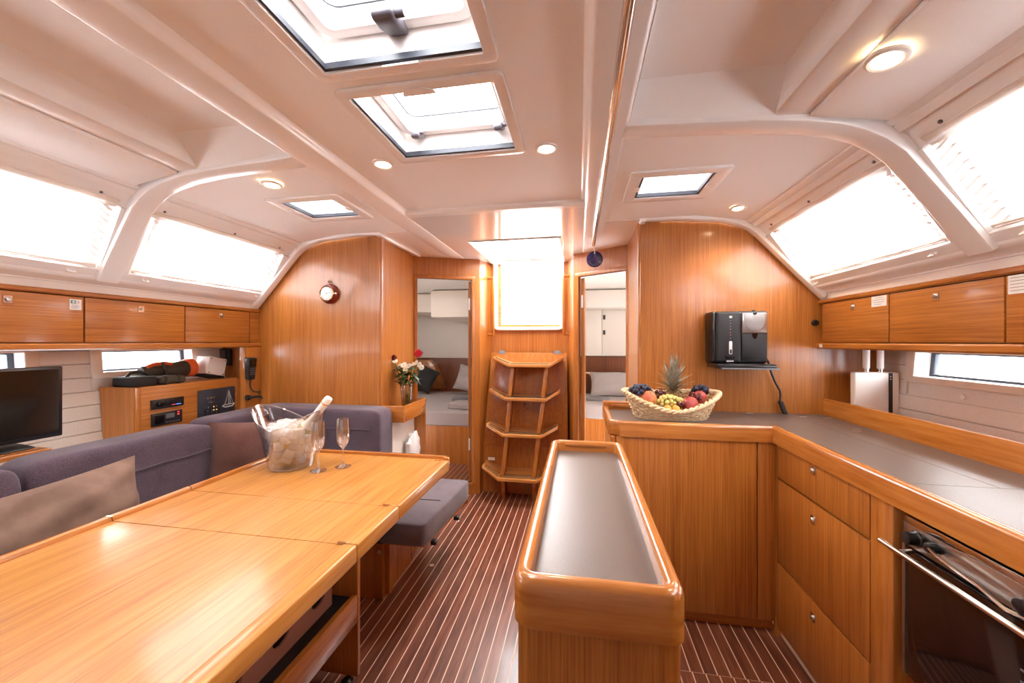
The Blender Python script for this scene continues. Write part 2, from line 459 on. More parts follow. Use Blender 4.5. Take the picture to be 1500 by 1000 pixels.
# ---- hull sides: pale horizontal planking with slit windows
def hull_x(z): return 1.985 + .055 * (z - .55) / .7
HWIN = {-1: [(1.62, 2.10), (-.3, 1.335)], 1: [(.9, 2.115)]}
WZ0, WZ1 = 1.135, 1.250
for sg, nm in ((-1, 'left'), (1, 'right')):
    back = MB()
    rects = []
    holes = [(a - .0, b + .0, WZ0, WZ1) for a, b in HWIN[sg]]
    def m2w(p): return (XC + sg * (hull_x(p[1]) + p[2]), p[0], p[1])
    back.plate((FWD, 2.36), (.0, 1.56), .012, .03, holes).xf(lambda p: m2w(p))
    wl = struct('wall_' + nm, back, 'hull_vinyl')
    z = .55
    while z < 1.27:
        z1 = min(z + .0705, 1.285)
        segs = [(FWD, 2.34)]
        for a, b in HWIN[sg]:
            if z1 > WZ0 - .028 and z < WZ1 + .02:
                ns = []
                for s0, s1 in segs:
                    if a - .045 > s0: ns.append((s0, min(s1, a - .045)))
                    if b + .045 < s1: ns.append((max(s0, b + .045), s1))
                segs = ns
        for s0, s1 in segs:
            if s1 - s0 < .03: continue
            MB().hexa([m2w(p) for p in ((s0, z + .0015, 0), (s1, z + .0015, 0), (s1, z + .0015, .012), (s0, z + .0015, .012), (s0, z1 - .0015, 0), (s1, z1 - .0015, 0), (s1, z1 - .0015, .012), (s0, z1 - .0015, .012))]
                      ).build('plank', 'hull_vinyl', wl, bevel=.002, seg=1)
        z += .0705
    for wi, (a, b) in enumerate(HWIN[sg]):
        n = {(-1, 0): 1, (-1, 1): 2, (1, 0): 3}[(sg, wi)]
        fr = MB().plate((a - .045, b + .045), (WZ0 - .028, WZ1 + .03), -.012, .013, [(a, b, WZ0, WZ1)]).xf(lambda p: m2w(p))
        win = struct('window_%d' % n, fr, 'cream_vinyl', bevel=.003)
        rv = MB().plate((a - .004, b + .004), (WZ0 - .004, WZ1 + .004), -.009, .075, [(a + .002, b - .002, WZ0 + .002, WZ1 - .002)]).xf(lambda p: m2w(p))
        struct('window_reveal', rv, 'plastic_white', win)
        df = MB().plate((a, b), (WZ0, WZ1), .055, .075, [(a + .022, b - .022, WZ0 + .012, WZ1 - .010)]).xf(lambda p: m2w(p))
        struct('window_frame', df, 'dark_frame', win, bevel=.002)
        pn = MB().plate((a + .02, b - .02), (WZ0 + .01, WZ1 - .008), .064, .068, []).xf(lambda p: m2w(p))
        struct('pane', pn, 'pane', win)
# ---- side decks over the lockers (close the shell above the hull planking)
for sg in (-1, 1):
    d = MB().prism([(XC + sg * u, z) for u, z in ((1.742, 1.556), (2.12, 1.556), (2.12, 1.586), (1.742, 1.586))], 'y', FWD, 2.36)
    struct('trim_9', d, 'gelcoat')

# ---- roof cross section, mirrored about the centreline
SA, SB = (1.39, 1.93), (1.735, 1.55)               # top and foot of the coachroof side (u, z)
SL = math.hypot(SB[0] - SA[0], SB[1] - SA[1])
SD = ((SB[0] - SA[0]) / SL, (SB[1] - SA[1]) / SL)  # down the slope
SN = (-SD[1] * 1.0, SD[0] * 1.0)                   # outwards (u+, z+)
def sl(sg, y, t, o=0.0):
    """point on the sloping side: along y, t down the slope, o outwards"""
    return (XC + sg * (SA[0] + SD[0] * t + SN[0] * o), y, SA[1] + SD[1] * t + SN[1] * o)
HATCH = [(-.665, -.235, .47, .918), (-.665, -.235, 1.03, 1.40)]
SIDEH = [(.725, 1.015, 1.69, 1.93)]
roof = MB().plate((XC - 1.42, XC + 1.42), (FWD, 2.60), 2.125, 2.15,
                  HATCH + [(XC - 1.015, XC - .725, 1.69, 1.93), (XC + .725, XC + 1.015, 1.69, 1.93)])
roof.plate((XC - 1.42, XC + 1.42), (2.60, 3.50), 2.125, 2.15, [(-.755, -.135, 2.60, 3.40)])
ceiling = struct('ceiling', roof, 'gelcoat')
# centre headliner panel with its two roof hatches
cp = MB().plate((XC - .475, XC + .475), (FWD, 1.985), 2.025, 2.04, HATCH)
struct('panel', cp, 'headliner', ceiling)
# raised band between centre panel and glossy companionway panel
struct('trim', MB().prism([(1.975, 2.04), (1.978, 2.012), (1.992, 2.0), (2.03, 1.999), (2.03, 2.04)], 'x', XC - .49, XC + .49), 'gelcoat', ceiling)
gp = MB().plate((XC - .49, XC + .49), (2.028, 3.42), 2.002, 2.03, [(-.755, -.135, 2.60, 3.40)])
struct('panel', gp, 'gelcoat_gloss', ceiling)
for sg, nm in ((-1, 'left'), (1, 'right')):
    X = lambda u: XC + sg * u
    # longitudinal beam beside the centre panel
    bp = [(.47, 2.06), (.47, 2.026), (.478, 2.022), (.486, 2.012), (.492, 2.002), (.50, 1.998), (.605, 1.998), (.613, 2.000), (.620, 2.008), (.628, 2.10), (.628, 2.124), (.47, 2.124)]
    struct('beam', MB().prism([(X(u), z) for u, z in bp], 'y', FWD, 3.16), 'gelcoat', ceiling)
    # open recess forward of the frame
    rec = MB()
    U = [(.622, 2.01), (.632, 2.094), (1.045, 2.094), (1.06, 2.0)]
    for (u0, z0), (u1, z1) in zip(U, U[1:]):
        rec.add([(X(u0), FWD, z0), (X(u1), FWD, z1), (X(u1), 1.21 if z1 > 2.05 else 1.30, z1), (X(u0), 1.21 if z0 > 2.05 else 1.30, z0)], [(0, 1, 2, 3)])
    rec.add([(X(.632), 1.21, 2.094), (X(1.045), 1.21, 2.094), (X(1.06), 1.30, 2.0), (X(.622), 1.30, 2.0)], [(0, 1, 2, 3)])
    struct('recess', rec, 'headliner', ceiling, smooth=False)
    # outboard strip and panel forward of the frame
    struct('beam', MB().prism([(X(u), z) for u, z in ((1.055, 2.124), (1.055, 2.002), (1.062, 1.997), (1.15, 1.995), (1.15, 2.124))], 'y', FWD, 1.33), 'gelcoat', ceiling)
    def tilt(p): # camber
        u = abs(p.x - XC); d = max(0, u - 1.1)
        return (p.x, p.y, p.z - .16 * d)
    xs = sorted((X(1.152), X(1.25), X(1.362)))
    struct('panel', MB().plate(xs, (FWD, 1.30), 1.9915, 2.006, []).xf(tilt), 'headliner', ceiling, bevel=.003)
    # panel aft of the frame, with a small hatch
    hs = sorted((X(.725), X(1.015)))
    xs = sorted((X(.612), X(1.10), X(1.25), X(1.362)))
    struct('panel', MB().plate(xs, (1.365, 2.285), 2.0, 2.012, [(hs[0], hs[1], 1.69, 1.93)]).xf(tilt), 'headliner', ceiling)
    # cove above the windows
    cv = [(1.357, 1.975), (1.36, 1.952), (1.372, 1.944), (1.385, 1.942), (1.392, 1.934), (1.40, 1.92), (1.43, 1.94), (1.43, 2.125), (1.357, 2.125)]
    struct('cove', MB().prism([(X(u), z) for u, z in cv], 'y', FWD, 2.34), 'gelcoat', ceiling)
    # aft ceiling over the passage to the cabins
    x0, x1 = sorted((X(.60), X(.93)))
    struct('panel', MB().box(x0, x1, 2.29, 3.20, 1.999, 2.03), 'gelcoat', ceiling)

    # ---- sloping coachroof side: frame with two windows each
    # window edges as (y at top, y at foot)
    W = [((1.425, 1.49), (2.215, 2.30)), ((.16, .10), (1.31, 1.375))]
    T0, T1 = .088, .415
    fm = MB()
    def slab(ya0, ya1, t0, yb0, yb1, t1, o0=0.0, o1=.045):
        """slab of the slope between t0 (y ya0..ya1) and t1 (y yb0..yb1)"""
        fm.hexa([sl(sg, ya0, t0, o0), sl(sg, ya1, t0, o0), sl(sg, ya1, t0, o1), sl(sg, ya0, t0, o1), sl(sg, yb0, t1, o0), sl(sg, yb1, t1, o0), sl(sg, yb1, t1, o1), sl(sg, yb0, t1, o1)])
    slab(FWD, 2.36, -.012, FWD, 2.36, .012)
    slab(FWD, 2.36, .012, FWD, 2.36, T0, .012)
    slab(FWD, 2.36, T1, FWD, 2.36, SL - .045)
    yb = lambda i, k, t: W[i][k][0] + (W[i][k][1] - W[i][k][0]) * (t - T0) / (T1 - T0)
    slab(W[0][1][0], 2.36, T0, W[0][1][1], 2.36, T1)
    slab(W[1][1][0], W[0][0][0], T0, W[1][1][1], W[0][0][1], T1)
    slab(FWD, W[1][0][0], T0, FWD, W[1][0][1], T1)
    # rounded lip and undercut above the lockers
    lp = [(1.690, 1.610), (1.694, 1.592), (1.700, 1.583), (1.712, 1.577), (1.748, 1.560), (1.748, 1.524), (1.79, 1.524), (1.79, 1.62), (1.73, 1.62)]
    fm.prism([(X(u), z) for u, z in lp], 'y', FWD, 2.34)
    side = struct('trim_%d' % (1 if sg < 0 else 2), fm, 'gelcoat')
    # snaps for the privacy curtain and the light fabric strip
    strip = MB()
    for wi, ((a, _), (b, _)) in enumerate(W[:2]):
        pts = [sl(sg, a + .012, .060, .006), sl(sg, b - .012, .060, .006), sl(sg, b - .006, T0 + .012, .018), sl(sg, a + .006, T0 + .012, .018)]
        strip.add(pts + [sl(sg, p[1], .060 if i < 2 else T0 + .012, .026) for i, p in enumerate(pts)], [(0, 1, 2, 3), (4, 7, 6, 5), (0, 4, 5, 1), (1, 5, 6, 2), (2, 6, 7, 3), (3, 7, 4, 0)])
        for f in (.055, .52, .93):
            y = a + (b - a) * f
            sn = MB().lathe([(.0055, -.002), (.006, .002), (.004, .005), (.0005, .0055)], (0, 0, 0), 10)
            o = Vector(sl(sg, y, .05, .012)); ez = Vector((-sg * SN[0], 0, -SN[1])); ex = Vector((0, 1, 0))
            sn.mat(basis(o, ex, ez.cross(ex), ez))
            struct('snap', sn, 'grey_plastic', side)
    struct('curtain_strip', strip, 'cream_vinyl', side)
    # pleated blinds and the glass behind them
    for wi, ((a0, a1), (b0, b1)) in enumerate(W):
        nP = 11
        bl = MB()
        def bf(u, v):
            t = T0 - .004 + (T1 - .008 - T0) * u
            k = round(u * nP * 2)
            o = .030 if k % 2 else .004
            e_ = .012 if k % 2 else -.012
            g = (t - T0) / (T1 - T0)
            y0 = a0 + (a1 - a0) * g + .030; y1 = b0 + (b1 - b0) * g - .030
            y0 += e_; y1 -= e_
            return sl(sg, y0 + (y1 - y0) * v, t, o + .0025 * math.sin(v * 19 + k))
        bl.grid(bf, nP * 2, 24)
        shade_strips = []  # opaque edge strips added to draw the pleats' grey zigzag shade
        for v0, v1 in ((0, .022 / (b0 - a0)), (1 - .022 / (b0 - a0), 1)):
            shade_strips.append(MB().grid(lambda u, v: Vector(bf(u, v0 + (v1 - v0) * v)) - Vector((sg * SN[0], 0, SN[1])) * .0015, nP * 2, 1))
        place = (('beside the aft bulkhead', 'forward of the curved frame', 'behind the camera end')[wi])
        b_ = thing('pleated_blind', 'white pleated blind backlit by daylight on the %s, %s' % (('sofa side', 'galley side')[sg > 0], place), 'blind', sl(sg, (a0 + b0) / 2, T1, .02), 'pleated window blinds')
        bl.build('pleats', 'blind', b_, smooth=False)
        for h_ in shade_strips: h_.build('hem', 'frame_white', b_, smooth=False)
        rod = MB()
        rod.hexa([sl(sg, a1 + .012, T1 - .020, .008), sl(sg, b1 - .012, T1 - .020, .008), sl(sg, b1 - .012, T1 - .020, .024), sl(sg, a1 + .012, T1 - .020, .024), sl(sg, a1 + .012, T1 - .004, .008), sl(sg, b1 - .012, T1 - .004, .008), sl(sg, b1 - .012, T1 - .004, .024), sl(sg, a1 + .012, T1 - .004, .024)])
        rod.build('bottom_rail', 'cream_vinyl', b_, bevel=.003)
        for f in (.10, .93):
            y = a1 + (b1 - a1) * f
            hp = [sl(sg, y - .012, T1 + .02, .0), sl(sg, y - .012, T1 + .02, -.012), sl(sg, y + .012, T1 + .022, -.012), sl(sg, y + .012, T1 + .022, 0)]
            MB().tube(hp, .0035, 6).build('catch', 'plastic_white', b_)
        for k_, (e0, e1) in enumerate(((a0, a1), (b0, b1))):
            d_ = .060 if k_ == 0 else -.060
            ch = MB().hexa([sl(sg, e0, T0, .0425), sl(sg, e0 + d_, T0, .0425), sl(sg, e0 + d_, T0, .046), sl(sg, e0, T0, .046), sl(sg, e1, T1, .0425), sl(sg, e1 + d_, T1, .0425), sl(sg, e1 + d_, T1, .046), sl(sg, e1, T1, .046)])
            ch.build('side_channel', 'frame_white', b_)
        gl = MB().hexa([sl(sg, a0 - .01, T0 - .01, .05), sl(sg, b0 + .01, T0 - .01, .05), sl(sg, b0 + .01, T0 - .01, .056), sl(sg, a0 - .01, T0 - .01, .056), sl(sg, a1 - .01, T1 + .01, .05), sl(sg, b1 + .01, T1 + .01, .05), sl(sg, b1 + .01, T1 + .01, .056), sl(sg, a1 - .01, T1 + .01, .056)])
        struct('window_%d' % (4 + wi * 2 + (sg > 0)), gl, 'pane')
    # ---- curved frame (ring frame) sweeping across the ceiling and down between the windows
    def arch(pts, wy0, wy1, depth, name, sh=0.0, mat='gelcoat', rows=None):
        """pts = (u,z,dy) inner line; the band is wy0..wy1 wide and depth thick outwards"""
        mb = MB(); n = len(pts); ring = []
        for i, (u, z, dy) in enumerate(pts):
            a = pts[max(i - 1, 0)]; b = pts[min(i + 1, n - 1)]
            du, dz = b[0] - a[0], b[1] - a[1]; L = math.hypot(du, dz)
            nu, nz = -dz / L, du / L
            if nz < 0: nu, nz = -nu, -nz
            r = .009
            prof = [(wy0, depth), (wy0, r), (wy0 + r * .3, r * .3), (wy0 + r, 0), (wy1 - r, 0), (wy1 - r * .3, r * .3), (wy1, r), (wy1, depth)]
            ring.append([(X(u + nu * o), y + dy, z + nz * o) for y, o in prof])
        m = len(ring[0])
        for i in range(n - 1):
            for k in range(m - 1):
                mb.add([ring[i][k], ring[i][k + 1], ring[i + 1][k + 1], ring[i + 1][k]], [(0, 1, 2, 3)])
        return struct(name, mb, mat, ceiling)
    cur = [(.575, 2.006, -.012), (.605, 1.9985, -.012), (.625, 1.9945, -.011), (.80, 1.992, 0), (1.0, 1.986, .008), (1.15, 1.974, .014), (1.25, 1.955, .018), (1.315, 1.934, .022), (1.37, 1.904, .026), (1.42, 1.866, .032), (1.48, 1.803, .045), (1.56, 1.716, .062), (1.64, 1.628, .080), (1.69, 1.573, .09)]
    arch(cur, 1.292, 1.378, .06, 'frame')
    # trim that follows the top of the bulkhead
    bt = [(.80, 1.992, 0), (1.0, 1.986, 0), (1.23, 1.968, 0), (1.33, 1.938, 0), (1.375, 1.915, 0), (1.42, 1.875, 0), (1.50, 1.787, 0), (1.60, 1.676, 0), (1.70, 1.566, 0), (1.735, 1.53, 0)]
    arch(bt, 2.268, 2.322, .07, 'frame')
    # passage edge trim
    tb = MB().box(*sorted((X(.806), X(.838))), 2.27, 2.93, 1.984, 2.002)
    struct('trim', tb, 'gelcoat', ceiling, bevel=.004)

# ---- companionway opening: deep white coaming, sliding hatch track
cm = MB().box(-.775, -.755, 2.58, 3.42, 1.995, 2.30).box(-.135, -.115, 2.58, 3.42, 1.995, 2.30).box(-.755, -.135, 2.58, 2.60, 1.995, 2.30)
struct('coaming', cm, 'frame_white', ceiling, bevel=.004)

# ---- bulkheads
prof = [(.806, 1.998), (1.0, 1.992), (1.23, 1.976), (1.33, 1.948), (1.375, 1.925), (1.43, 1.88), (1.74, 1.54)]
for sg, nm in ((-1, 'left'), (1, 'right')):
    X = lambda u: XC + sg * u
    pts = [(X(.806 if sg > 0 else .824), 0)] + [(X(u if u > .81 or sg > 0 else .824), z) for u, z in prof] + [(X(2.10), 1.54), (X(2.05), 0)]
    struct('wall_aft_' + nm, MB().prism(pts, 'y', 2.33, 2.36), 'oak_z')
    # return wall towards the cabin door
    if sg < 0: q = [(-1.284, 2.332), (-1.335, 2.95), (-1.36, 2.95), (-1.31, 2.332)]
    else: q = [(.346, 2.332), (.345, 2.86), (.37, 2.86), (.372, 2.332)]
    struct('wall_passage_' + nm, MB().prism(q, 'z', 0, 2.0), 'oak_z')
    # solid corner post
    cx = -1.2865 if sg < 0 else .3485
    struct('trim_%d' % (3 if sg < 0 else 4), MB().tube([(cx, 2.3345, 0), (cx, 2.3345, 1.995)], .009, 10), 'oak_solid_z')
struct('wall_forward', MB().box(-2.6, 1.7, FWD - .03, FWD, -.05, 2.15), 'gelcoat')  # unseen bulkhead, coloured white to bounce neutral light into the saloon

# ---- angled door walls
def seg_frame(A, B):
    ax, ay = A; dx, dy = B[0] - A[0], B[1] - A[1]; L = math.hypot(dx, dy); dx /= L; dy /= L
    nx, ny = -dy, dx          # away from the saloon (aft)
    if ny < 0: nx, ny = -nx, -ny
    return L, lambda p: (ax + dx * p[0] + nx * p[1], ay + dy * p[0] + ny * p[1], p[2])
DOORS = [('left', (-1.335, 2.95), (-.835, 3.17), .030, .478, 1.822), ('right', (-.045, 3.12), (.345, 2.86), .052, .458, 1.815)]
for di, (nm, A, B, s0, s1, zh) in enumerate(DOORS):
    L, m = seg_frame(A, B)
    mb = MB().plate((0, L), (0, 2.0), 0, .022, [(s0, s1, .105, zh)]).xf(lambda p: m((p.x, p.z, p.y)))
    struct('wall_door_' + nm, mb, 'oak_z')
    fr = MB().plate((s0 - .030, s1 + .030), (.075, zh + .030), -.008, .030, [(s0, s1, .105, zh)]).xf(lambda p: m((p.x, p.z, p.y)))
    d = struct('door_%d' % (di + 1), fr, 'oak_solid_z', bevel=.003)
    # open leaf folded back into the cabin, hung on the inboard side
    hs = s1 if di == 0 else s0
    leaf = MB()
    if di == 0: lf = lambda p: m((hs - .002 - p[0] * .022 + p[1] * .12, .03 + p[1], p[2]))
    else: lf = lambda p: m((hs + .002 + p[0] * .034 - p[1] * .62, .03 + p[1], p[2]))
    leaf.hexa([lf(q) for q in ((0, 0, .12), (1, 0, .12), (1, .44, .12), (0, .44, .12), (0, 0, zh - .01), (1, 0, zh - .01), (1, .44, zh - .01), (0, .44, zh - .01))])
    struct('door_leaf', leaf, 'oak_z', d)
    for z in (1.62, .42):
        w0, w1 = ((.35, .95) if di == 0 else (.05, .6))
        hg = MB().hexa([lf(q) for q in ((w0, -.003, z - .05), (w1, -.003, z - .05), (w1, .001, z - .05), (w0, .001, z - .05), (w0, -.003, z + .05), (w1, -.003, z + .05), (w1, .001, z + .05), (w0, .001, z + .05))])
        h = struct('hinge', hg, 'plastic_white', d)
    if di == 1:
        p = [lf((1.0, .33, 1.02)), lf((2.2, .33, 1.02)), lf((2.4, .28, 1.02)), lf((2.4, .22, 1.02))]
        struct('handle', MB().tube(p, .008, 8), 'steel', d)
# niche beside the companionway steps
struct('wall_niche_left', MB().prism([(-.845, 3.168), (-.782, 3.40), (-.81, 3.41), (-.87, 3.175)], 'z', 0, 2.0), 'oak_z')
struct('wall_niche_right', MB().prism([(-.045, 3.12), (-.100, 3.40), (-.07, 3.41), (-.02, 3.13)], 'z', 0, 2.0), 'oak_z')
nb = MB().plate((-.81, -.07), (0, 2.0), 3.38, 3.405, [(-.735, -.150, 1.425, 2.02)]).xf(lambda p: (p.x, p.z, p.y))
struct('wall_companionway', nb, 'oak_z')
# filler boards above the steps niche
# ---- companionway washboard window with its white gasket frame
ring = frame_ring(-.757, -.128, 1.40, 2.06, .05, .030, 0, .022).xf(lambda p: (p.x, 3.378 - p.z + .0, p.y))
dw = struct('door_3', ring, 'frame_white', bevel=.004)
struct('window_reveal', MB().plate((-.745, -.14), (1.412, 2.05), 3.379, 3.46, [(-.728, -.157, 1.43, 2.03)]).xf(lambda p: (p.x, p.z, p.y)), 'frame_white', dw)
struct('window_frame', MB().plate((-.728, -.157), (1.43, 2.03), 3.43, 3.45, [(-.70, -.165, 1.452, 2.022)]).xf(lambda p: (p.x, p.z, p.y)), 'oak_solid_x', dw)
struct('pane', MB().box(-.70, -.165, 3.436, 3.444, 1.452, 2.022), 'pane', dw)
# ================================================================ CABINS SEEN THROUGH THE DOORS
def shell(name, outer, inner, yo, yi, y1, z1, hole, poly):
    """cabin lining: outboard side from yo, inboard side from yi, end wall y1, deckhead with a hatch hole"""
    w = MB().box(*sorted((outer, outer + math.copysign(.02, outer))), yo, y1, -.05, z1).box(*sorted((inner, inner - math.copysign(.02, outer))), yi, y1, -.05, z1)
    x0, x1 = sorted((outer, inner))
    w.box(x0, x1, y1, y1 + .02, -.05, z1)
    w.plate((x0, x1), (yi + .05, y1), z1, z1 + .02, [hole])
    w.prism(poly, 'z', z1, z1 + .02)
    return struct(name, w, 'cabin_white')
cabl = shell('wall_cabin_left', -2.55, -.865, 2.37, 3.20, 5.62, 1.96, (-2.35, -2.1, 3.7, 4.0), [(-2.55, 2.37), (-1.37, 2.37), (-1.37, 3.0), (-.865, 3.22), (-.865, 3.25), (-2.55, 3.25)])
cabr = shell('wall_cabin_right', 1.7, -.015, 2.37, 3.17, 5.32, 1.96, (1.15, 1.4, 3.5, 3.8), [(1.7, 2.37), (.38, 2.37), (.38, 2.90), (-.015, 3.16), (-.015, 3.22), (1.7, 3.22)])
portal('daylight_cabin_offscreen', (-2.225, 3.85, 2.0), (0, 0, 0), .25, .3)
portal('daylight_cabin_offscreen', (1.275, 3.65, 2.0), (0, 0, 0), .25, .3)
# moulded deckhead in the left cabin
struct('moulding', MB().box(-1.86, -.9, 4.6, 5.6, 1.60, 1.95), 'cream_vinyl', cabl, bevel=.03)
struct('moulding', MB().box(-2.54, -1.84, 4.9, 5.6, 1.69, 1.95), 'cream_vinyl', cabl, bevel=.03)
struct('panel', MB().box(-2.54, -.9, 5.56, 5.60, .4, 1.05), 'dark_wood_z', cabl)
struct('panel', MB().prism([(-2.54, .60), (-1.98, .60), (-2.12, .95), (-2.20, 1.02), (-2.54, 1.02)], 'y', 5.40, 5.55), 'oak_z', cabl, bevel=.01)
struct('panel', MB().box(-.02, 1.68, 5.25, 5.30, .3, 1.10), 'dark_wood_z', cabr)
struct('panel', MB().box(-.02, .30, 5.20, 5.27, 1.11, 1.72), 'cabin_white', cabr, bevel=.004)
struct('panel', MB().box(.305, 1.6, 5.20, 5.27, 1.11, 1.72), 'cabin_white', cabr, bevel=.004)
struct('moulding', MB().box(-.02, 1.68, 4.9, 5.3, 1.72, 1.95), 'cabin_white', cabr, bevel=.02)
for z in (1.62, 1.42): struct('hinge', MB().box(.315, .345, 5.185, 5.20, z - .03, z + .03), 'black_plastic', cabr, bevel=.004)
def wavy(mb, amp, f=9):
    return mb.xf(lambda p: (p.x, p.y, p.z + amp * (math.sin(f * p.x + 5 * p.y) + .6 * math.sin(f * 1.7 * p.y - 3 * p.x))))
def bed(label, x0, x1, y0, y1, zt):
    t = thing('cabin_bed', label, 'bed', ((x0 + x1) / 2, (y0 + y1) / 2, 0))
    MB().box(x0, x1, y0, y1, 0, zt - .16).build('base', 'oak_z', t)
    MB().pad(x0, x1, y0 - .02, y1, zt - .17, zt, e=.18, n=48, m=18).build('mattress', 'linen_grey', t)
    return t
bed('grey made-up berth in the cabin behind the flower vase', -2.5, -.92, 3.9, 5.5, .56)
bed('grey made-up berth in the cabin behind the fruit basket', .0, 1.6, 4.25, 5.2, .62)
def pil(name, label, mat, w, h, t, M, seed, cat='pillow', group=None, wr=.004):
    mb = MB().pillow(w, h, t, 18, seed, wr).mat(M)
    return lone(name, mb, mat, label, cat, group, loc=M.translation)
pil('pillow', 'light grey pillow standing on the berth behind the flower vase', 'linen_grey', .50, .36, .16, Matrix.Translation((-1.42, 5.05, .778)) @ Matrix.Rotation(R(-22), 4, 'X') @ Matrix.Rotation(R(12), 4, 'Y'), 3)
pil('pillow', 'black cushion leaning in the corner of the berth behind the flower vase', 'pillow_dark', .5, .34, .14, Matrix.Translation((-2.22, 5.12, .81)) @ Matrix.Rotation(R(-20), 4, 'X') @ Matrix.Rotation(R(24), 4, 'Y'), 4)
pil('pillow', 'light grey pillow lying on the berth behind the fruit basket', 'linen_grey', .56, .36, .15, Matrix.Translation((.42, 4.96, .765)) @ Matrix.Rotation(R(-38), 4, 'X'), 5)
def towel(label, mat, c, w, d, h, rz):
    mb = MB()
    for i in range(3):
        mb.pad(-w / 2 + .004 * i, w / 2 - .004 * i, -d / 2 + .003 * i, d / 2, i * h / 3, (i + 1) * h / 3 + .004, e=.3, n=20, m=8)
    mb.mat(Matrix.Translation(c) @ Matrix.Rotation(R(rz), 4, 'Z'))
    return lone('folded_towel', mb, mat, label, 'towel', 'folded towels on the berths', loc=c)
towel('dark grey folded towel on the berth behind the flower vase, next to its pillow', 'towel_grey', (-1.30, 4.55, .561), .46, .28, .07, 4)
towel('pale grey folded towel at the mattress edge behind the flower vase', 'linen_grey', (-1.22, 4.12, .561), .42, .26, .06, -6)
towel('small dark towel lying flat on the berth behind the fruit basket', 'towel_grey', (.22, 4.55, .621), .26, .16, .03, -10)

# ================================================================ COCKPIT BEYOND THE COMPANIONWAY
ck = MB().box(-.84, -.04, 3.47, 6.0, 1.05, 1.10).box(-1.9, -.84, 3.9, 6.0, 2.0, 2.04).box(-.04, 1.0, 3.9, 6.0, 2.0, 2.04).box(-.84, -.82, 3.5, 6.0, 1.1, 2.04).box(-.06, -.04, 3.5, 6.0, 1.1, 2.04)
struct('trim_10', ck, 'frame_white')
t = thing('cockpit_table', 'white folding table in the cockpit seen through the companionway window', 'table', (-.38, 4.6, 1.10))
MB().box(-.42, -.14, 4.5, 5.4, 1.10, 1.66).build('table_leaf', 'frame_white', t, bevel=.01)
MB().lathe([(.03, 0), (.033, .07), (.03, .075)], (-.30, 4.46, 1.40), 14).build('cup_holder', 'brushed_steel', t)

# ================================================================ OVERHEAD LOCKERS
def latch(o, out, up, parent, s=1.0):
    """square chrome push latch; out = unit vector away from the door"""
    o, ez, ey = Vector(o), Vector(out), Vector(up); ex = ey.cross(ez)
    M = basis(o, ex, ey, ez)
    p = MB().prism(rrect(-.013 * s, .013 * s, -.015 * s, .015 * s, .003 * s, 3), 'z', -.002, .003 * s).mat(M).build('latch', 'steel', parent, bevel=.0008, seg=1)
    MB().lathe([(.0085 * s, 0), (.0085 * s, .004 * s), (.006 * s, .0065 * s), (.003 * s, .006 * s)], (0, 0, .002), 16).mat(M).build('push_button', 'brushed_steel', p)
FX = 1.74
LK = {-1: [(-1.55, -.45), (-.45, .47), (.47, .92), (.92, 1.368), (1.368, 1.816), (1.816, 2.249)], 1: [(-1.55, -.45), (-.45, .50), (.50, .96), (.96, 1.408), (1.408, 1.851), (1.851, 2.30)]}
LN = {-1: ['first of the row from the forward bulkhead', 'second of the row from the forward bulkhead', 'third of the row from the forward bulkhead', 'bearing a white first aid sticker', 'above the radio console', 'nearest to the wooden bulkhead with the clock'],
      1: ['first of the row from the forward bulkhead', 'second of the row from the forward bulkhead', 'third of the row from the forward bulkhead', 'bearing a large white notice', 'between the two doors with notices', 'nearest to the coffee machine, with a small notice']}
LOCK = {}
for sg in (-1, 1):
    X = lambda u: XC + sg * u
    for i, (a, b) in enumerate(LK[sg]):
        t = thing('overhead_locker', 'wooden overhead locker on the %s, %s' % (('sofa side', 'galley side')[sg > 0], LN[sg][i]), 'locker', (X(1.85), (a + b) / 2, 1.29), 'overhead lockers')
        MB().box(*sorted((X(FX + .018), X(2.02))), a + .001, b - .001, 1.292, 1.500).build('body', 'oak_y', t)
        d = MB().box(*sorted((X(FX), X(FX + .018))), a + .003, b - .003, 1.2965, 1.4985).build('door', 'oak_y', t, bevel=.002)
        ly = {(-1, 3): 1.132, (-1, 4): 1.594, (-1, 5): 2.038, (1, 5): 2.064, (1, 4): 1.637}.get((sg, i), (a + b) / 2)
        latch((X(FX), ly, 1.465), (-sg, 0, 0), (0, 0, 1), d)
        LOCK[(sg, i)] = t
    if sg < 0: struct('trim_11', MB().box(*sorted((X(FX + .002), X(2.02))), 2.252, 2.328, 1.294, 1.50), 'oak_y')
    rp = lambda z0, z1, u0: [(X(u0), z0 + .006), (X(u0 + .006), z0), (X(2.02), z0), (X(2.02), z1), (X(u0 + .006), z1), (X(u0), z1 - .006)]
    struct('trim_%d' % (5 if sg < 0 else 6), MB().prism(rp(1.5025, 1.5245, FX - .004), 'y', FWD, 2.329), 'oak_solid_y')
    struct('trim_%d' % (7 if sg < 0 else 8), MB().prism(rp(1.262, 1.2915, FX - .012), 'y', FWD, 2.329), 'oak_solid_y')
def sticker(name, label, sg, y0, y1, z0, z1, lines, title=None):
    """white notice on a locker door"""
    x = XC + sg * (FX - .0012)
    s = thing(name, label, 'sticker', (x, (y0 + y1) / 2, z0))
    MB().box(*sorted((x, x + sg * .0008)), y0, y1, z0, z1).build('paper', 'plastic_white', s)
    n = len(lines)
    for k, (f0, f1) in enumerate(lines):
        zz = z1 - (z1 - z0) * (k + .8) / (n + .8)
        w = y1 - y0
        ya, yb_ = (y1 - w * f1, y1 - w * f0) if sg > 0 else (y0 + w * f0, y0 + w * f1)
        MB().box(*sorted((x - sg * .0006, x)), ya, yb_, zz - .0007, zz + .0007).build('print_line', 'grey_plastic', s)
    return s
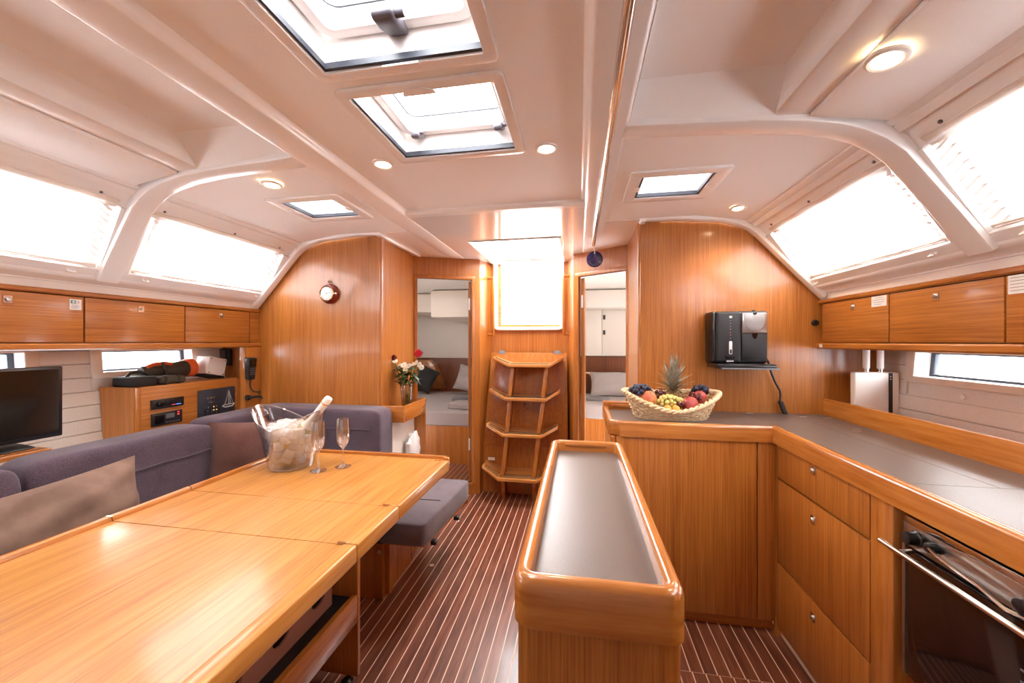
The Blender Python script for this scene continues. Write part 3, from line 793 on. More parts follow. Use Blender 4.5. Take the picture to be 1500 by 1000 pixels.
s = sticker('notice_sticker', 'small white notice with lines of print on the locker door nearest the coffee machine', 1, 1.862, 1.946, 1.452, 1.497, [(.25, .8), (.1, .9), (.1, .85), (.15, .7)])
s = sticker('notice_sticker', 'large white framed notice on the galley locker door farthest from the coffee machine', 1, 1.27, 1.398, 1.442, 1.498, [(.05, .5), (.05, .9), (.05, .8), (.05, .6), (.05, .75)])
plain('sign_green', rgb(20, 105, 85), .5); plain('sign_red', rgb(215, 120, 110), .5)
s = sticker('first_aid_sticker', 'white first aid sticker with green cross on a locker door', -1, 1.316, 1.357, 1.440, 1.487, [])
x = XC - (FX - .002)
g = MB().box(x - .0004, x + .0006, 1.320, 1.337, 1.468, 1.481).build('green_field', 'sign_green', s)
MB().box(x + .0004, x + .0012, 1.3225, 1.3345, 1.4727, 1.4763).box(x + .0004, x + .0012, 1.3265, 1.3305, 1.4695, 1.4795).build('cross', 'plastic_white', s)
MB().tube([(x + .0008, 1.342, 1.479), (x + .0008, 1.350, 1.4745), (x + .0008, 1.342, 1.470)], .0011, 5).build('arrow', 'sign_red', s)
for k, (a, b) in enumerate(((1.324, 1.345), (1.321, 1.348), (1.321, 1.340))):
    MB().box(x - .0002, x + .0006, a, b, 1.459 - .006 * k, 1.4605 - .006 * k).build('print_line', 'grey_plastic', s)
# small square label and black socket by the galley bulkhead
lone('tiny_label', MB().box(1.264, 1.266, 2.27, 2.294, 1.268, 1.286), 'plastic_white', 'tiny white square label on the rail under the galley lockers', 'label', loc=(1.265, 2.28, 1.27))
t = thing('wall_socket', 'round black switch on the bulkhead corner under the galley lockers', 'switch', (1.258, 2.325, 1.40))
MB().lathe([(.017, 0), (.017, .010), (.014, .016), (.006, .018)], (0, 0, 0), 18).mat(basis((1.262, 2.331, 1.402), (1, 0, 0), (0, 0, 1), (0, -1, 0))).build('switch_body', 'black_plastic', t)
MB().lathe([(.009, 0), (.008, .007)], (0, 0, 0), 12).mat(basis((1.262, 2.316, 1.402), (1, 0, 0), (0, 0, 1), (0, -1, 0))).build('knob', 'black_gloss', t)

# ================================================================ SALOON TABLE
TX0, TX1, TY0, TY1, TZ = -1.52, -.624, .02, 1.835, .72
t = thing('saloon_table', 'long oak folding saloon table with raised edges and a dark shelf below', 'table', (-1.07, .95, 0))
sy = [(TY0, 1.000), (1.0025, 1.2590), (1.2615, TY1 - .026)]
for a, b in sy:
    MB().box(TX0 + .026, TX1 - .0455, a, b, .690, TZ - .004).build('table_panel', 'oak_table', t, bevel=.001, seg=1)
    # broad aisle edge, split at the hinges
    MB().box(TX1 - .045, TX1, a, b if b < 1.5 else TY1 - .05, .668, TZ).build('edge_board', 'oak_table', t, bevel=.006, seg=3)
    MB().prism([(TX0, .668), (TX0 + .026, .668), (TX0 + .026, TZ - .004), (TX0 + .022, TZ + .008), (TX0 + .018, TZ + .011), (TX0 + .006, TZ + .011), (TX0, TZ + .006)], 'y', a, b if b < 1.5 else TY1 - .05).build('fiddle', 'oak_solid_y', t)
# far end: fiddle with rounded corners
pts = arc(TX1 - .05, TY1 - .05, .05, 0, 90, 8) + arc(TX0 + .05, TY1 - .05, .05, 90, 180, 8)
inn = arc(TX0 + .05, TY1 - .05, .024, 180, 90, 8) + arc(TX1 - .05, TY1 - .05, .024, 90, 0, 8)
MB().prism(pts + inn, 'z', .668, TZ + .010).build('fiddle', 'oak_solid_x', t, bevel=.004)
MB().box(TX1 - .075, TX1 - .022, TY1 - .055, TY1 - .022, .668, TZ - .003).build('corner_block', 'oak_solid_x', t)
MB().box(TX0 + .022, TX0 + .06, TY1 - .055, TY1 - .022, .668, TZ - .003).build('corner_block', 'oak_solid_x', t)
for y in (1.001, 1.2603):
    for xx in (TX1 - .05, TX0 + .013):
        MB().box(xx - .012, xx + .012, y - .004, y + .004, TZ + (.0005 if xx > -1 else .0105), TZ + (.0015 if xx > -1 else .0118)).build('hinge', 'brass', t)
# pedestal: two end panels, centre box, shelf with front rail
for y in (1.325, .28): MB().box(-1.30, -.825, y, y + .018, .03, .668).build('end_panel', 'oak_z', t, bevel=.002)
MB().box(-1.30, -1.28, .298, 1.325, .03, .668).build('back_panel', 'oak_z', t)
MB().box(-1.28, -.85, .298, 1.325, .318, .330).build('shelf', 'black_rubber', t)
MB().box(-.848, -.826, .298, 1.325, .237, .342).build('rail', 'oak_solid_y', t, bevel=.003)
MB().lathe([(.014, 0), (.022, .004), (.022, .022), (.012, .03)], (-.862, 1.315, 0), 14).build('castor', 'black_plastic', t)
# acrylic bottle holders standing on the shelf
translucent('smoked_acrylic', (.50, .22, .16, 1), .3, .35)
def holder(x, label):
    ys = [0, .02, .05, .06, .10, .115, .15, .165]
    pr = [(.45, .331), (1.275, .331), (1.275, .400)]
    for k in range(5):
        c = 1.20 - k * .17
        pr += [(c + .045, .415), (c + .035, .40)] + [(c + .035 * math.cos(R(a)), .40 - .03 * math.sin(R(a))) for a in (30, 60, 90, 120, 150)] + [(c - .035, .40), (c - .045, .415), (c - .085, .425)]
    lone('bottle_holder', MB().prism(pr, 'x', x, x + .008), 'smoked_acrylic', label, 'bottle holder', loc=(x, .85, .331))
holder(-.905, 'clear scalloped acrylic bottle holder beside the front rail of the shelf under the table')
holder(-1.06, 'clear acrylic bottle holder with scalloped cut-outs at the back of the shelf under the table')

# ================================================================ SOFA
t = thing('corner_sofa', 'charcoal upholstered corner sofa wrapped around the table', 'sofa', (-1.9, 1.3, 0))
MB().box(-2.10, -1.70, -1.4, 2.30, 0, .28).box(-2.10, -.97, 1.785, 2.30, 0, .28).build('base', 'oak_z', t)
MB().box(-1.02, -.969, 1.782, 2.32, 0, .275).build('base_end', 'oak_solid_z', t, bevel=.006)
MB().pad(-2.08, -1.60, -.35, 1.72, .28, .41, e=.16, n=40).build('seat_cushion', 'seat_fabric', t)
MB().pad(-2.08, -.99, 1.73, 2.26, .28, .41, e=.16, n=40).build('seat_cushion', 'seat_fabric', t)
# back cushions: slanted along the hull, upright along the bulkhead
def backc(y0, y1, e=.20):
    mb = MB().pad(-2.12, -1.93, y0, y1, .38, .865, e=e, n=40, m=20)
    return mb.xf(lambda p: (p.x + (.865 - p.z) * .10 + .0, p.y, p.z))
MB.build(backc(-.35, .40), 'back_cushion', 'sofa_fabric', t)
MB.build(backc(.405, 1.035), 'back_cushion', 'sofa_fabric', t)
bc = MB.build(backc(1.04, 1.765), 'back_cushion', 'sofa_fabric', t)
MB().tube([(-1.918 + .012, 1.06 + i * .03, .735 + .002 * math.sin(i)) for i in range(23)], .0035, 6).build('piping', 'sofa_fabric', bc)
cb = MB().pad(-2.10, -1.185, 2.13, 2.315, .38, .885, e=.16, n=48, m=20).build('back_cushion', 'sofa_fabric', t)
MB().tube([(-2.0 + i * .04, 2.128, .765) for i in range(20)], .0032, 6).build('piping', 'sofa_fabric', cb)
cc = MB().pad(-2.14, -1.95, 1.76, 2.28, .38, .872, e=.2, n=40, m=20).build('back_cushion', 'sofa_fabric', t)
# fold-out seat end beyond the table
t = thing('bench_seat', 'grey upholstered bench end jutting into the aisle beyond the table', 'bench', (-.85, 2.05, 0))
c = MB().pad(-.985, -.735, 1.745, 2.375, .298, .415, e=.15, n=44, m=16).xf(lambda p: (p.x + (p.y - 1.74) * .075 * (p.x + .985) / .25, p.y, p.z)).build('cushion', 'seat_fabric', t)
MB().tube([(-.985 + .02 * i, 2.015 + .001 * i, .4165) for i in range(12)] + [(-.735, 2.02, .405), (-.722, 2.02, .385), (-.718, 2.02, .33)], .0022, 5).build('piping', 'black_rubber', c)
MB().hexa([(-.968, 1.80, .272), (-.76, 1.80, .272), (-.70, 2.36, .272), (-.968, 2.36, .272), (-.968, 1.80, .297), (-.76, 1.80, .297), (-.70, 2.36, .297), (-.968, 2.36, .297)]).build('flap_board', 'oak_solid_y', t, bevel=.003)
MB().prism([(1.80, .272), (1.84, .272), (1.84, .02), (1.80, .02)], 'x', -.968, -.945).build('support', 'oak_solid_z', t)
for y in (1.86, 2.14):
    MB().box(-.745 + (y - 1.86) * .1, -.715 + (y - 1.86) * .1, y - .014, y + .014, .262, .285).build('catch', 'black_plastic', t, bevel=.004)
MB().lathe([(.013, 0), (.013, .006), (.008, .008)], (0, 0, 0), 12).mat(basis((-.985, 1.778, .245), (1, 0, 0), (0, 0, 1), (0, -1, 0))).build('knob', 'steel', t)
# cushions
pil('throw_cushion', 'taupe suede cushion leaning on the sofa back at the near end of the table', 'taupe_suede', .66, .41, .17, Matrix.Translation((-1.815, 1.005, .605)) @ Matrix.Rotation(R(90), 4, 'Z') @ Matrix.Rotation(R(-13), 4, 'X') @ Matrix.Rotation(R(-2), 4, 'Y'), 11, 'cushion', wr=.009)
pil('throw_cushion', 'brown woven cushion tucked in the corner of the sofa', 'brown_fabric', .50, .46, .17, Matrix.Translation((-1.74, 1.86, .635)) @ Matrix.Rotation(R(42), 4, 'Z') @ Matrix.Rotation(R(-13), 4, 'X') @ Matrix.Rotation(R(2), 4, 'Y'), 12, 'cushion')
# shelf behind the sofa
struct('trim_12', MB().box(-2.46, -2.13, -1.4, 1.22, .845, .865), 'oak_solid_y', bevel=.004)
# ================================================================ TELEVISION
t = thing('television', 'black flat screen television on the shelf behind the sofa', 'television', (-2.27, .99, .865))
MB().box(-2.285, -2.25, .66, 1.325, .885, 1.192).build('housing', 'black_plastic', t, bevel=.006)
MB().box(-2.2505, -2.2485, .675, 1.310, .903, 1.180).build('screen', 'screen_black', t)
MB().prism([(-2.30, .866), (-2.18, .866), (-2.18, .872), (-2.25, .880), (-2.30, .880)], 'y', .80, 1.20).build('foot', 'black_plastic', t, bevel=.003)
MB().box(-2.275, -2.255, .93, 1.07, .874, .90).build('neck', 'black_plastic', t)

# ================================================================ RADIO CONSOLE
CX = -2.25
t = thing('radio_console', 'oak console with black radio panels behind the sofa', 'console', (-2.38, 1.90, .60))
cons = MB().hexa([(-2.440, 1.61, .60), (CX, 1.61, .60), (CX, 2.20, .60), (-2.440, 2.20, .60), (-2.482, 1.61, 1.06), (CX, 1.61, 1.06), (CX, 2.20, 1.06), (-2.482, 2.20, 1.06)])
cons.build('body', 'oak_y', t, bevel=.003)
MB().hexa([(-2.438, 1.604, .60), (CX - .01, 1.604, .60), (CX - .01, 1.612, .60), (-2.438, 1.612, .60), (-2.480, 1.604, 1.0602), (CX - .01, 1.604, 1.0602), (CX - .01, 1.612, 1.0602), (-2.480, 1.612, 1.0602)]).build('side_panel', 'oak_z', t)
MB().box(CX - .018, CX + .002, 1.607, 1.632, .60, 1.0605).build('corner_post', 'oak_solid_z', t, bevel=.006)
def facebox(name, y0, y1, z0, z1, d, mat, parent, bevel=.002, x=CX):
    return MB().box(x + .0002, x + d, y0, y1, z0, z1).build(name, mat, parent, bevel=bevel)
def faceknob(y, z, r, d, mat, parent, x, name='knob'):
    return MB().lathe([(r, 0), (r * .95, d), (r * .5, d * 1.05)], (0, 0, 0), 14).mat(basis((x, y, z), (0, 1, 0), (0, 0, 1), (1, 0, 0))).build(name, mat, parent)
a = thing('car_radio', 'slim black car radio in the console with a blue and red lit display', 'radio', (CX, 1.757, .934))
facebox('faceplate', 1.673, 1.842, .934, .986, .012, 'black_plastic', a)
facebox('display', 1.735, 1.825, .950, .972, .0135, 'black_gloss', a, 0)
plain('led_red', (.4, .02, .02, 1), .4, emit=(1, .1, .1, 1), es=.35); plain('led_blue', (.02, .1, .4, 1), .4, emit=(.15, .35, 1, 1), es=.5); plain('led_amber', (.5, .25, .03, 1), .4, emit=(1, .55, .12, 1), es=.8)
facebox('indicator', 1.775, 1.792, .946, .950, .0145, 'led_red', a, 0); facebox('indicator', 1.797, 1.822, .946, .950, .0145, 'led_blue', a, 0)
faceknob(1.708, .960, .016, .016, 'black_gloss', a, CX + .010)
a = thing('marine_radio', 'square black marine radio in the console below the slim one', 'radio', (CX, 1.755, .842))
facebox('faceplate', 1.676, 1.834, .842, .912, .010, 'black_plastic', a)
facebox('display', 1.745, 1.79, .876, .902, .0115, 'grey_plastic', a, 0); facebox('speaker_grille', 1.690, 1.735, .855, .900, .012, 'black_gloss', a, 0)
for k, z in enumerate((.903, .890)): facebox('button', 1.806, 1.816, z - .004, z + .003, .0125, 'led_red', a, 0)
for k in range(5): facebox('button', 1.745 + .016 * k, 1.754 + .016 * k, .852, .857, .0125, 'grey_plastic', a, 0)
for y, z in ((1.680, .907), (1.680, .847)): faceknob(y, z, .003, .002, 'steel', a, CX + .010, 'screw')
a = thing('switch_panel', 'black electrical switch panel with yacht outline and rows of buttons', 'switch panel', (CX, 2.05, .84))
facebox('plate', 1.929, 2.178, .838, 1.006, .008, 'dark_frame', a)
for y, z in ((1.935, 1.0), (2.172, 1.0), (1.935, .844), (2.172, .844)): faceknob(y, z, .0035, .002, 'steel', a, CX + .008, 'screw')
for r in range(3):
    for c in range(5):
        f = faceknob(1.968 + .0185 * c, .895 - .020 * r, .0055, .004, 'steel', a, CX + .008, 'button')
        if (r, c) in ((0, 3), (1, 3), (1, 4)): facebox('indicator', 1.9655 + .0185 * c, 1.9705 + .0185 * c, .893 - .020 * r, .897 - .020 * r, .0135, 'led_amber', a, 0)
for c in range(3): faceknob(1.985 + .020 * c, .953, .0055, .004, 'steel', a, CX + .008, 'button')
for y0, y1, z0, z1 in ((1.99, 2.03, .925, .9265), (2.009, 2.0105, .918, .933)): facebox('print_line', y0, y1, z0, z1, .0088, 'brushed_steel', a, 0)
plain('panel_print', (.5, .5, .5, 1), .6)
bx_ = CX + .0095
MB().tube([(bx_, 2.130, .985), (bx_, 2.130, .895)], .0018, 5).tube([(bx_, 2.130, .982), (bx_, 2.100, .893)], .0010, 5).tube([(bx_, 2.130, .982), (bx_, 2.162, .893)], .0010, 5).tube([(bx_, 2.138, .960), (bx_, 2.143, .897)], .0012, 5).tube([(bx_, 2.085, .888), (bx_, 2.105, .878), (bx_, 2.155, .880), (bx_, 2.17, .895)], .0035, 5).tube([(bx_, 2.090, .893), (bx_, 2.168, .895)], .0022, 5).build('yacht_outline', 'panel_print', a)
faceknob(2.140, .858, .006, .005, 'steel', a, CX + .008, 'button')

# partition beside the bulkhead carrying the radio handset
struct('trim_13', MB().box(-2.236, -2.19, 2.203, 2.329, .60, 1.262), 'oak_z', bevel=.003)
struct('trim_14', MB().box(-2.53, -2.24, 2.20, 2.205, .60, 1.05), 'oak_z')
PX = -2.188
a = thing('radio_handset', 'black marine radio handset with curly cord on the wooden partition', 'handset', (PX, 2.226, .93))
hs = MB().hexa([(PX, 2.195, 1.045), (PX + .03, 2.197, 1.042), (PX + .03, 2.254, 1.042), (PX, 2.256, 1.045), (PX, 2.186, 1.195), (PX + .034, 2.188, 1.19), (PX + .034, 2.268, 1.19), (PX, 2.270, 1.195)])
hs.build('handset_body', 'black_plastic', a, bevel=.009, seg=3)
MB().box(PX + .033, PX + .0355, 2.205, 2.252, 1.135, 1.172).build('display', 'black_gloss', a)
for r in range(4):
    for c in range(3): MB().box(PX + .0325, PX + .0352, 2.208 + .015 * c, 2.217 + .015 * c, 1.117 - .013 * r, 1.1225 - .013 * r).build('key', 'grey_plastic', a)
MB().tube([(PX + .015, 2.226, 1.043), (PX + .012, 2.226, 1.01), (PX + .014, 2.231, .985), (PX + .02, 2.245, .962), (PX + .03, 2.27, .955), (PX + .03, 2.285, .962), (PX + .03, 2.28, .94)], .0045, 7).build('cord', 'black_rubber', a)
a = thing('lamp_bracket', 'small black swivel bracket on the partition under the radio handset', 'bracket', (PX, 2.22, .92))
MB().lathe([(.020, 0), (.018, .018), (.010, .022)], (0, 0, 0), 14).mat(basis((PX, 2.215, .925), (0, 1, 0), (0, 0, 1), (1, 0, 0))).build('mount', 'black_plastic', a)
MB().tube([(PX + .02, 2.215, .925), (PX + .03, 2.25, .927), (PX + .032, 2.29, .922), (PX + .034, 2.30, .905)], .008, 8).build('arm', 'black_plastic', a)
# instrument on the end wall
a = thing('wall_instrument', 'black framed instrument display on the wall above the white box', 'instrument', (-2.48, 2.325, 1.13))
MB().box(-2.55, -2.42, 2.305, 2.33, 1.13, 1.245).build('case', 'black_plastic', a, bevel=.004)
MB().box(-2.545, -2.455, 2.302, 2.306, 1.165, 1.238).build('display', 'grey_plastic', a)

# things lying on the console
TOPZ = 1.0612
t = thing('camera_bag', 'black zipped camera bag lying on the console', 'bag', (-2.36, 1.70, TOPZ))
MB().pad(-2.43, -2.27, 1.615, 1.735, TOPZ - .004, TOPZ + .052, e=.3, n=28).build('bag_body', 'pillow_dark', t)
MB().tube([(-2.36, 1.64, TOPZ + .048), (-2.36, 1.66, TOPZ + .070), (-2.355, 1.70, TOPZ + .074), (-2.35, 1.735, TOPZ + .055)], .008, 7).build('handle', 'black_rubber', t)
plain('olive', (.055, .048, .035, 1), .8); plain('orange_plastic', (.80, .13, .03, 1), .4)
t = thing('tool_pouch', 'dark olive fabric pouch with straps next to the camera bag', 'pouch', (-2.34, 1.78, TOPZ))
MB().pad(-2.372, -2.262, 1.737, 1.885, TOPZ, TOPZ + .045, e=.4, n=28).build('pouch_body', 'olive', t)
for y in (1.765, 1.835): MB().box(-2.374, -2.26, y - .006, y + .006, TOPZ - .002, TOPZ + .047).build('strap', 'black_rubber', t, bevel=.003)
t = thing('flashlight', 'large grey and orange handheld searchlight lying on the console', 'flashlight', (-2.42, 1.95, TOPZ))
M = basis((-2.43, 1.76, TOPZ + .060), (1, 0, 0), (0, -.05, 1), (0, 1, .05))
MB().lathe([(.030, 0), (.038, .01), (.040, .12), (.046, .20), (.050, .24)], (0, 0, 0), 20).mat(M).build('barrel', 'olive', t)
MB().lathe([(.052, .24), (.056, .25), (.056, .285), (.050, .29)], (0, 0, 0), 20).mat(M).build('lens_ring', 'orange_plastic', t)
MB().tube([(-2.40, 1.77, TOPZ + .095), (-2.395, 1.80, TOPZ + .108), (-2.395, 1.86, TOPZ + .112), (-2.40, 1.90, TOPZ + .105)], .010, 8).build('handle', 'orange_plastic', t)
MB().tube([(-2.385, 1.84, TOPZ + .118), (-2.375, 1.85, TOPZ + .06), (-2.372, 1.86, TOPZ + .01)], .007, 7).build('strap', 'black_rubber', t)
t = thing('white_box', 'white instrument box standing tilted on the end of the console', 'box', (-2.36, 2.12, TOPZ))
M = Matrix.Translation((-2.37, 2.12, TOPZ + .062)) @ Matrix.Rotation(R(-12), 4, 'X')
MB().box(-.05, .05, -.062, .062, -.040, .072).mat(M).build('case', 'plastic_white', t, bevel=.006)
MB().box(-.051, .051, -.063, .063, -.058, -.041).mat(M).build('base', 'black_plastic', t, bevel=.003)
for y in (-.05, .05):
    for z in (-.03, .06): MB().lathe([(.004, 0), (.003, .002)], (0, 0, 0), 8).mat(M @ basis((.05, y, z), (0, 1, 0), (0, 0, 1), (1, 0, 0))).build('screw', 'black_plastic', t)

# ================================================================ GALLEY
# transverse cabinet front
CY = 1.868
t = thing('galley_cabinet', 'tall flat oak cabinet front of the galley counter below the fruit basket', 'cabinet', (.5, 2.1, 0))
MB().box(.165, .86, CY + .020, 2.325, .075, .850).build('body', 'oak_z', t)
MB().box(.175, .782, CY, CY + .018, .062, .852).build('door', 'oak_z', t, bevel=.0015)
MB().box(.787, .856, CY, CY + .019, .062, .852).build('filler', 'oak_z', t, bevel=.0015)
MB().box(.150, .172, CY, CY + .06, .0, .852).build('corner_post', 'oak_solid_z', t, bevel=.008, seg=3)
MB().box(.152, .163, CY + .06, 2.325, .0, .852).build('side_panel', 'oak_z', t)
MB().box(.172, .858, CY + .035, CY + .05, 0, .075).build('plinth', 'oak_x', t)
# drawer unit
DX = .862
t = thing('drawer_unit', 'oak galley unit with three drawers beside the oven', 'drawers', (1.0, 1.56, 0))
MB().box(DX + .020, 1.29, 1.317, CY + .018, .04, .850).build('body', 'oak_z', t)
for z0, z1, kz in ((.703, .850, .818), (.333, .696, .634), (.045, .326, .270)):
    d = MB().box(DX, DX + .018, 1.320, 1.864, z0, z1).build('drawer', 'oak_z', t, bevel=.003)
    latch((DX, 1.60, kz), (-1, 0, 0), (0, 0, 1), d, 1.05)
MB().box(DX - .005, DX + .016, 1.867, 1.884, .0, .852).build('corner_post', 'oak_solid_z', t)
MB().box(DX - .004, 1.29, 1.226, 1.312, .0, .852).build('post', 'oak_solid_z', t, bevel=.006)
# oven bay
t = thing('oven_housing', 'oak niche around the oven under the galley counter', 'cabinet', (1.0, .92, 0))
MB().box(DX, 1.29, .60, 1.224, 0, .33).build('base', 'oak_z', t, bevel=.003)
MB().box(1.27, 1.29, .60, 1.224, .33, .852).build('back', 'oak_z', t)
MB().box(DX, 1.29, .56, .60, 0, .852).build('side', 'oak_z', t)
t = thing('galley_cabinet', 'plain oak galley unit beyond the oven at the forward end', 'cabinet', (1.05, -.4, 0))
MB().box(DX, 1.29, -1.3, .555, .0, .852).build('body', 'oak_z', t)
t = thing('oven', 'stainless steel gimballed oven with dark glass door and bar handle', 'oven', (1.05, .92, .335))
OX = .872
MB().box(OX + .02, 1.26, .625, 1.205, .385, .815).build('case', 'black_plastic', t)
MB().box(OX, OX + .025, .620, 1.212, .752, .818).build('control_panel', 'brushed_steel', t, bevel=.003)
MB().box(OX - .002, OX + .025, .620, 1.212, .812, .832).build('top_rim', 'steel', t, bevel=.003)
MB().box(OX + .03, 1.20, .64, 1.19, .835, .845).build('hob_grate', 'black_plastic', t)
d = MB().box(OX, OX + .02, .628, 1.208, .40, .745).build('door', 'black_gloss', t, bevel=.003)
MB().box(OX - .0015, OX + .004, 1.205, 1.214, .40, .752).build('door_edge', 'brushed_steel', t)
for k in range(9): MB().box(OX - .0012, OX + .001, .66, .93, .45 + .024 * k, .4535 + .024 * k).build('vent_line', 'grey_plastic', d)
hb = MB().tube([(OX - .032, .60, .738), (OX - .032, 1.245, .738)], .0075, 10).build('handle', 'steel', t)
for y in (.66, 1.185): MB().tube([(OX, y, .742), (OX - .032, y, .738)], .006, 8).build('bracket', 'steel', hb)
for y, r in ((1.165, .017), (.90, .017), (.78, .017), (.68, .017)):
    kb = MB().lathe([(r * 1.15, 0), (r * 1.15, .006), (r, .008), (r * .9, .030), (r * .5, .033)], (0, 0, 0), 18).mat(basis((OX, y, .785), (0, -1, 0), (0, 0, 1), (-1, 0, 0))).build('knob', 'black_plastic', t)
MB().tube([(OX - .015, 1.12, .788), (OX - .03, 1.08, .788), (OX - .03, .98, .778), (OX - .028, .93, .762), (OX - .01, .90, .758)], .0042, 8).build('pot_clamp', 'steel', t)
MB().lathe([(.013, 0), (.012, .02), (.006, .023)], (0, 0, 0), 14).mat(basis((OX, 1.115, .787), (0, -1, 0), (0, 0, 1), (-1, 0, 0))).build('knob', 'black_plastic', t)

# continuous worktop with wooden edging
t = thing('galley_worktop', 'dark grey L-shaped galley worktop with rounded oak edging', 'worktop', (.9, 1.9, .86))
MB().box(.17, .885, 1.885, 2.328, .862, .905).build('top_panel', 'worktop', t)
MB().box(.885, 1.1175, 1.2405, 2.10, .862, .905).build('top_panel', 'worktop', t)
MB().box(.885, .9045, 2.1015, 2.328, .862, .905).build('top_panel', 'worktop', t)
MB().box(.9065, 1.300, 2.1015, 2.328, .862, .905).build('top_panel', 'worktop', t)
MB().box(1.1195, 1.300, 1.2405, 2.10, .862, .905).build('top_panel', 'worktop', t)
MB().box(.885, 1.300, .30, 1.2385, .862, .905).build('top_panel', 'worktop', t)
MB().box(.885, 1.300, -1.3, .2985, .862, .905).build('top_panel', 'worktop', t)
def edging(pts_out, inset, z0, z1, name, mat):
    return None
ep = [(0, .853), (0, .912), (.004, .920), (.011, .9245), (.022, .924), (.030, .918), (.034, .905), (.034, .853)]
MB().prism([(1.858 + a, z) for a, z in ep], 'x', .19, .846).build('edging', 'oak_solid_x', t)
MB().prism([(.842 + a, z) for a, z in ep], 'y', -1.3, 1.862).build('edging', 'oak_solid_y', t)
MB().box(.842, .880, 1.858, 1.895, .853, .9235).build('edging_corner', 'oak_solid_x', t, bevel=.004)
# chamfered free end of the counter
MB().hexa([(.138, 1.905, .853), (.192, 1.858, .853), (.192, 1.892, .853), (.172, 1.912, .853), (.138, 1.905, .924), (.192, 1.858, .924), (.192, 1.892, .924), (.172, 1.912, .924)]).build('edging_corner', 'oak_solid_x', t, bevel=.007, seg=3)
MB().prism([(.138 + a, z) for a, z in ep], 'y', 1.903, 2.345).build('edging', 'oak_solid_y', t)
bk = MB().prism([(2.30, .86), (2.30, .945), (2.306, .952), (2.324, .952), (2.33, .945), (2.33, .86)], 'x', .14, .345).build('edging', 'oak_solid_x', t)
MB().pad(.185, .315, 2.294, 2.302, .918, .936, e=.5, n=20, m=8).build('hand_slot', 'oak_solid_y', bk)
for x, y in ((1.235, 1.97), (1.205, 1.92), (1.26, 2.22), (1.16, 2.24), (.925, 2.295)):
    MB().box(x - .018, x + .018, y - .007, y + .007, .9048, .907).build('lid_hinge', 'brushed_steel', t, bevel=.002)
# back fiddle and shelf
fb = thing('back_fiddle', 'oak upstand along the back of the galley worktop', 'upstand', (1.31, 1.4, .905))
MB().prism([(1.302, .862), (1.302, .988), (1.306, .994), (1.326, .994), (1.330, .988), (1.330, .862)], 'y', -1.3, 2.329).build('board', 'oak_solid_y', fb)
struct('trim_15', MB().box(1.331, 1.60, -1.3, 2.329, .92, .94), 'oak_solid_y')

# ================================================================ ISLAND
t = thing('galley_island', 'narrow free-standing oak island with a sunken dark grey top', 'island', (.03, 1.17, 0))
IX0, IX1, IY0, IY1, IZ = -.118, .180, .672, 1.662, .880
MB().prism(rrect(IX0 + .006, IX1 - .006, IY0 + .006, IY1 - .006, .030, 5), 'z', 0, .796).build('body', 'oak_z', t)
a = rrect(IX0, IX1, IY0, IY1, .034, 7); b = rrect(IX0 + .030, IX1 - .030, IY0 + .030, IY1 - .030, .014, 7)
rim = MB(); n = len(a)
lv = [(0, .792, 0), (0, .862, 0), (.003, .873, 0), (.009, .879, 0), (.016, .8805, 0)]
rings = []
def inset(poly, d):
    cx, cy = (IX0 + IX1) / 2, (IY0 + IY1) / 2; hx, hy = (IX1 - IX0) / 2, (IY1 - IY0) / 2
    return [(cx + (p[0] - cx) * (hx - d) / hx, cy + (p[1] - cy) * (hy - d) / hy) for p in poly]
for d, z, _ in lv: rings.append([(p[0], p[1], z) for p in inset(a, d)])
for d, z in ((-.010, .8805), (-.004, .878), (0, .872), (0, .836)): rings.append([(p[0], p[1], z) for p in inset(b, d * -1 if False else d)])
vs = [p for r in rings for p in r]
rim.add(vs, [(i * n + k, i * n + (k + 1) % n, (i + 1) * n + (k + 1) % n, (i + 1) * n + k) for i in range(len(rings) - 1) for k in range(n)])
rm = rim.build('rim', 'oak_solid_y', t)
rm.data.materials.append(MATS['oak_solid_x'])          # the short ends are cut from boards that run across
for p_ in rm.data.polygons:
    if abs(p_.center.y + 1.17 - (IY0 + IY1) / 2) > (IY1 - IY0) / 2 - .034: p_.material_index = 1
MB().box(IX0 + .028, IX1 - .028, IY0 + .028, IY1 - .028, .80, .838).build('top_panel', 'worktop', t)
MB().pad(-.06, .115, IY1 - .034, IY1 - .026, .857, .871, e=.5, n=24, m=8).build('hand_slot', 'oak_solid_x', rm)

# ================================================================ COMPANIONWAY STEPS
t = thing('companionway_steps', 'oak companionway ladder with four winged treads on a leaning panel', 'steps', (-.46, 3.2, 0))
MB().hexa([(-.824, 3.225, .0), (-.085, 3.225, .0), (-.085, 3.245, .0), (-.824, 3.245, .0), (-.820, 3.238, .40), (-.085, 3.238, .40), (-.085, 3.258, .40), (-.820, 3.258, .40)]).build('lower_panel', 'oak_z', t)
MB().hexa([(-.820, 3.230, .402), (-.092, 3.230, .402), (-.092, 3.255, .402), (-.820, 3.255, .402), (-.768, 3.335, 1.20), (-.100, 3.335, 1.20), (-.100, 3.355, 1.20), (-.768, 3.355, 1.20)]).build('back_panel', 'oak_z', t, bevel=.003)
TR = [(1.115, 3.085, -.570, -.238, .80), (.845, 3.045, -.590, -.262, .85), (.560, 3.0, -.605, -.295, .90), (.222, 2.955, -.632, -.325, .98)]
TRD = []
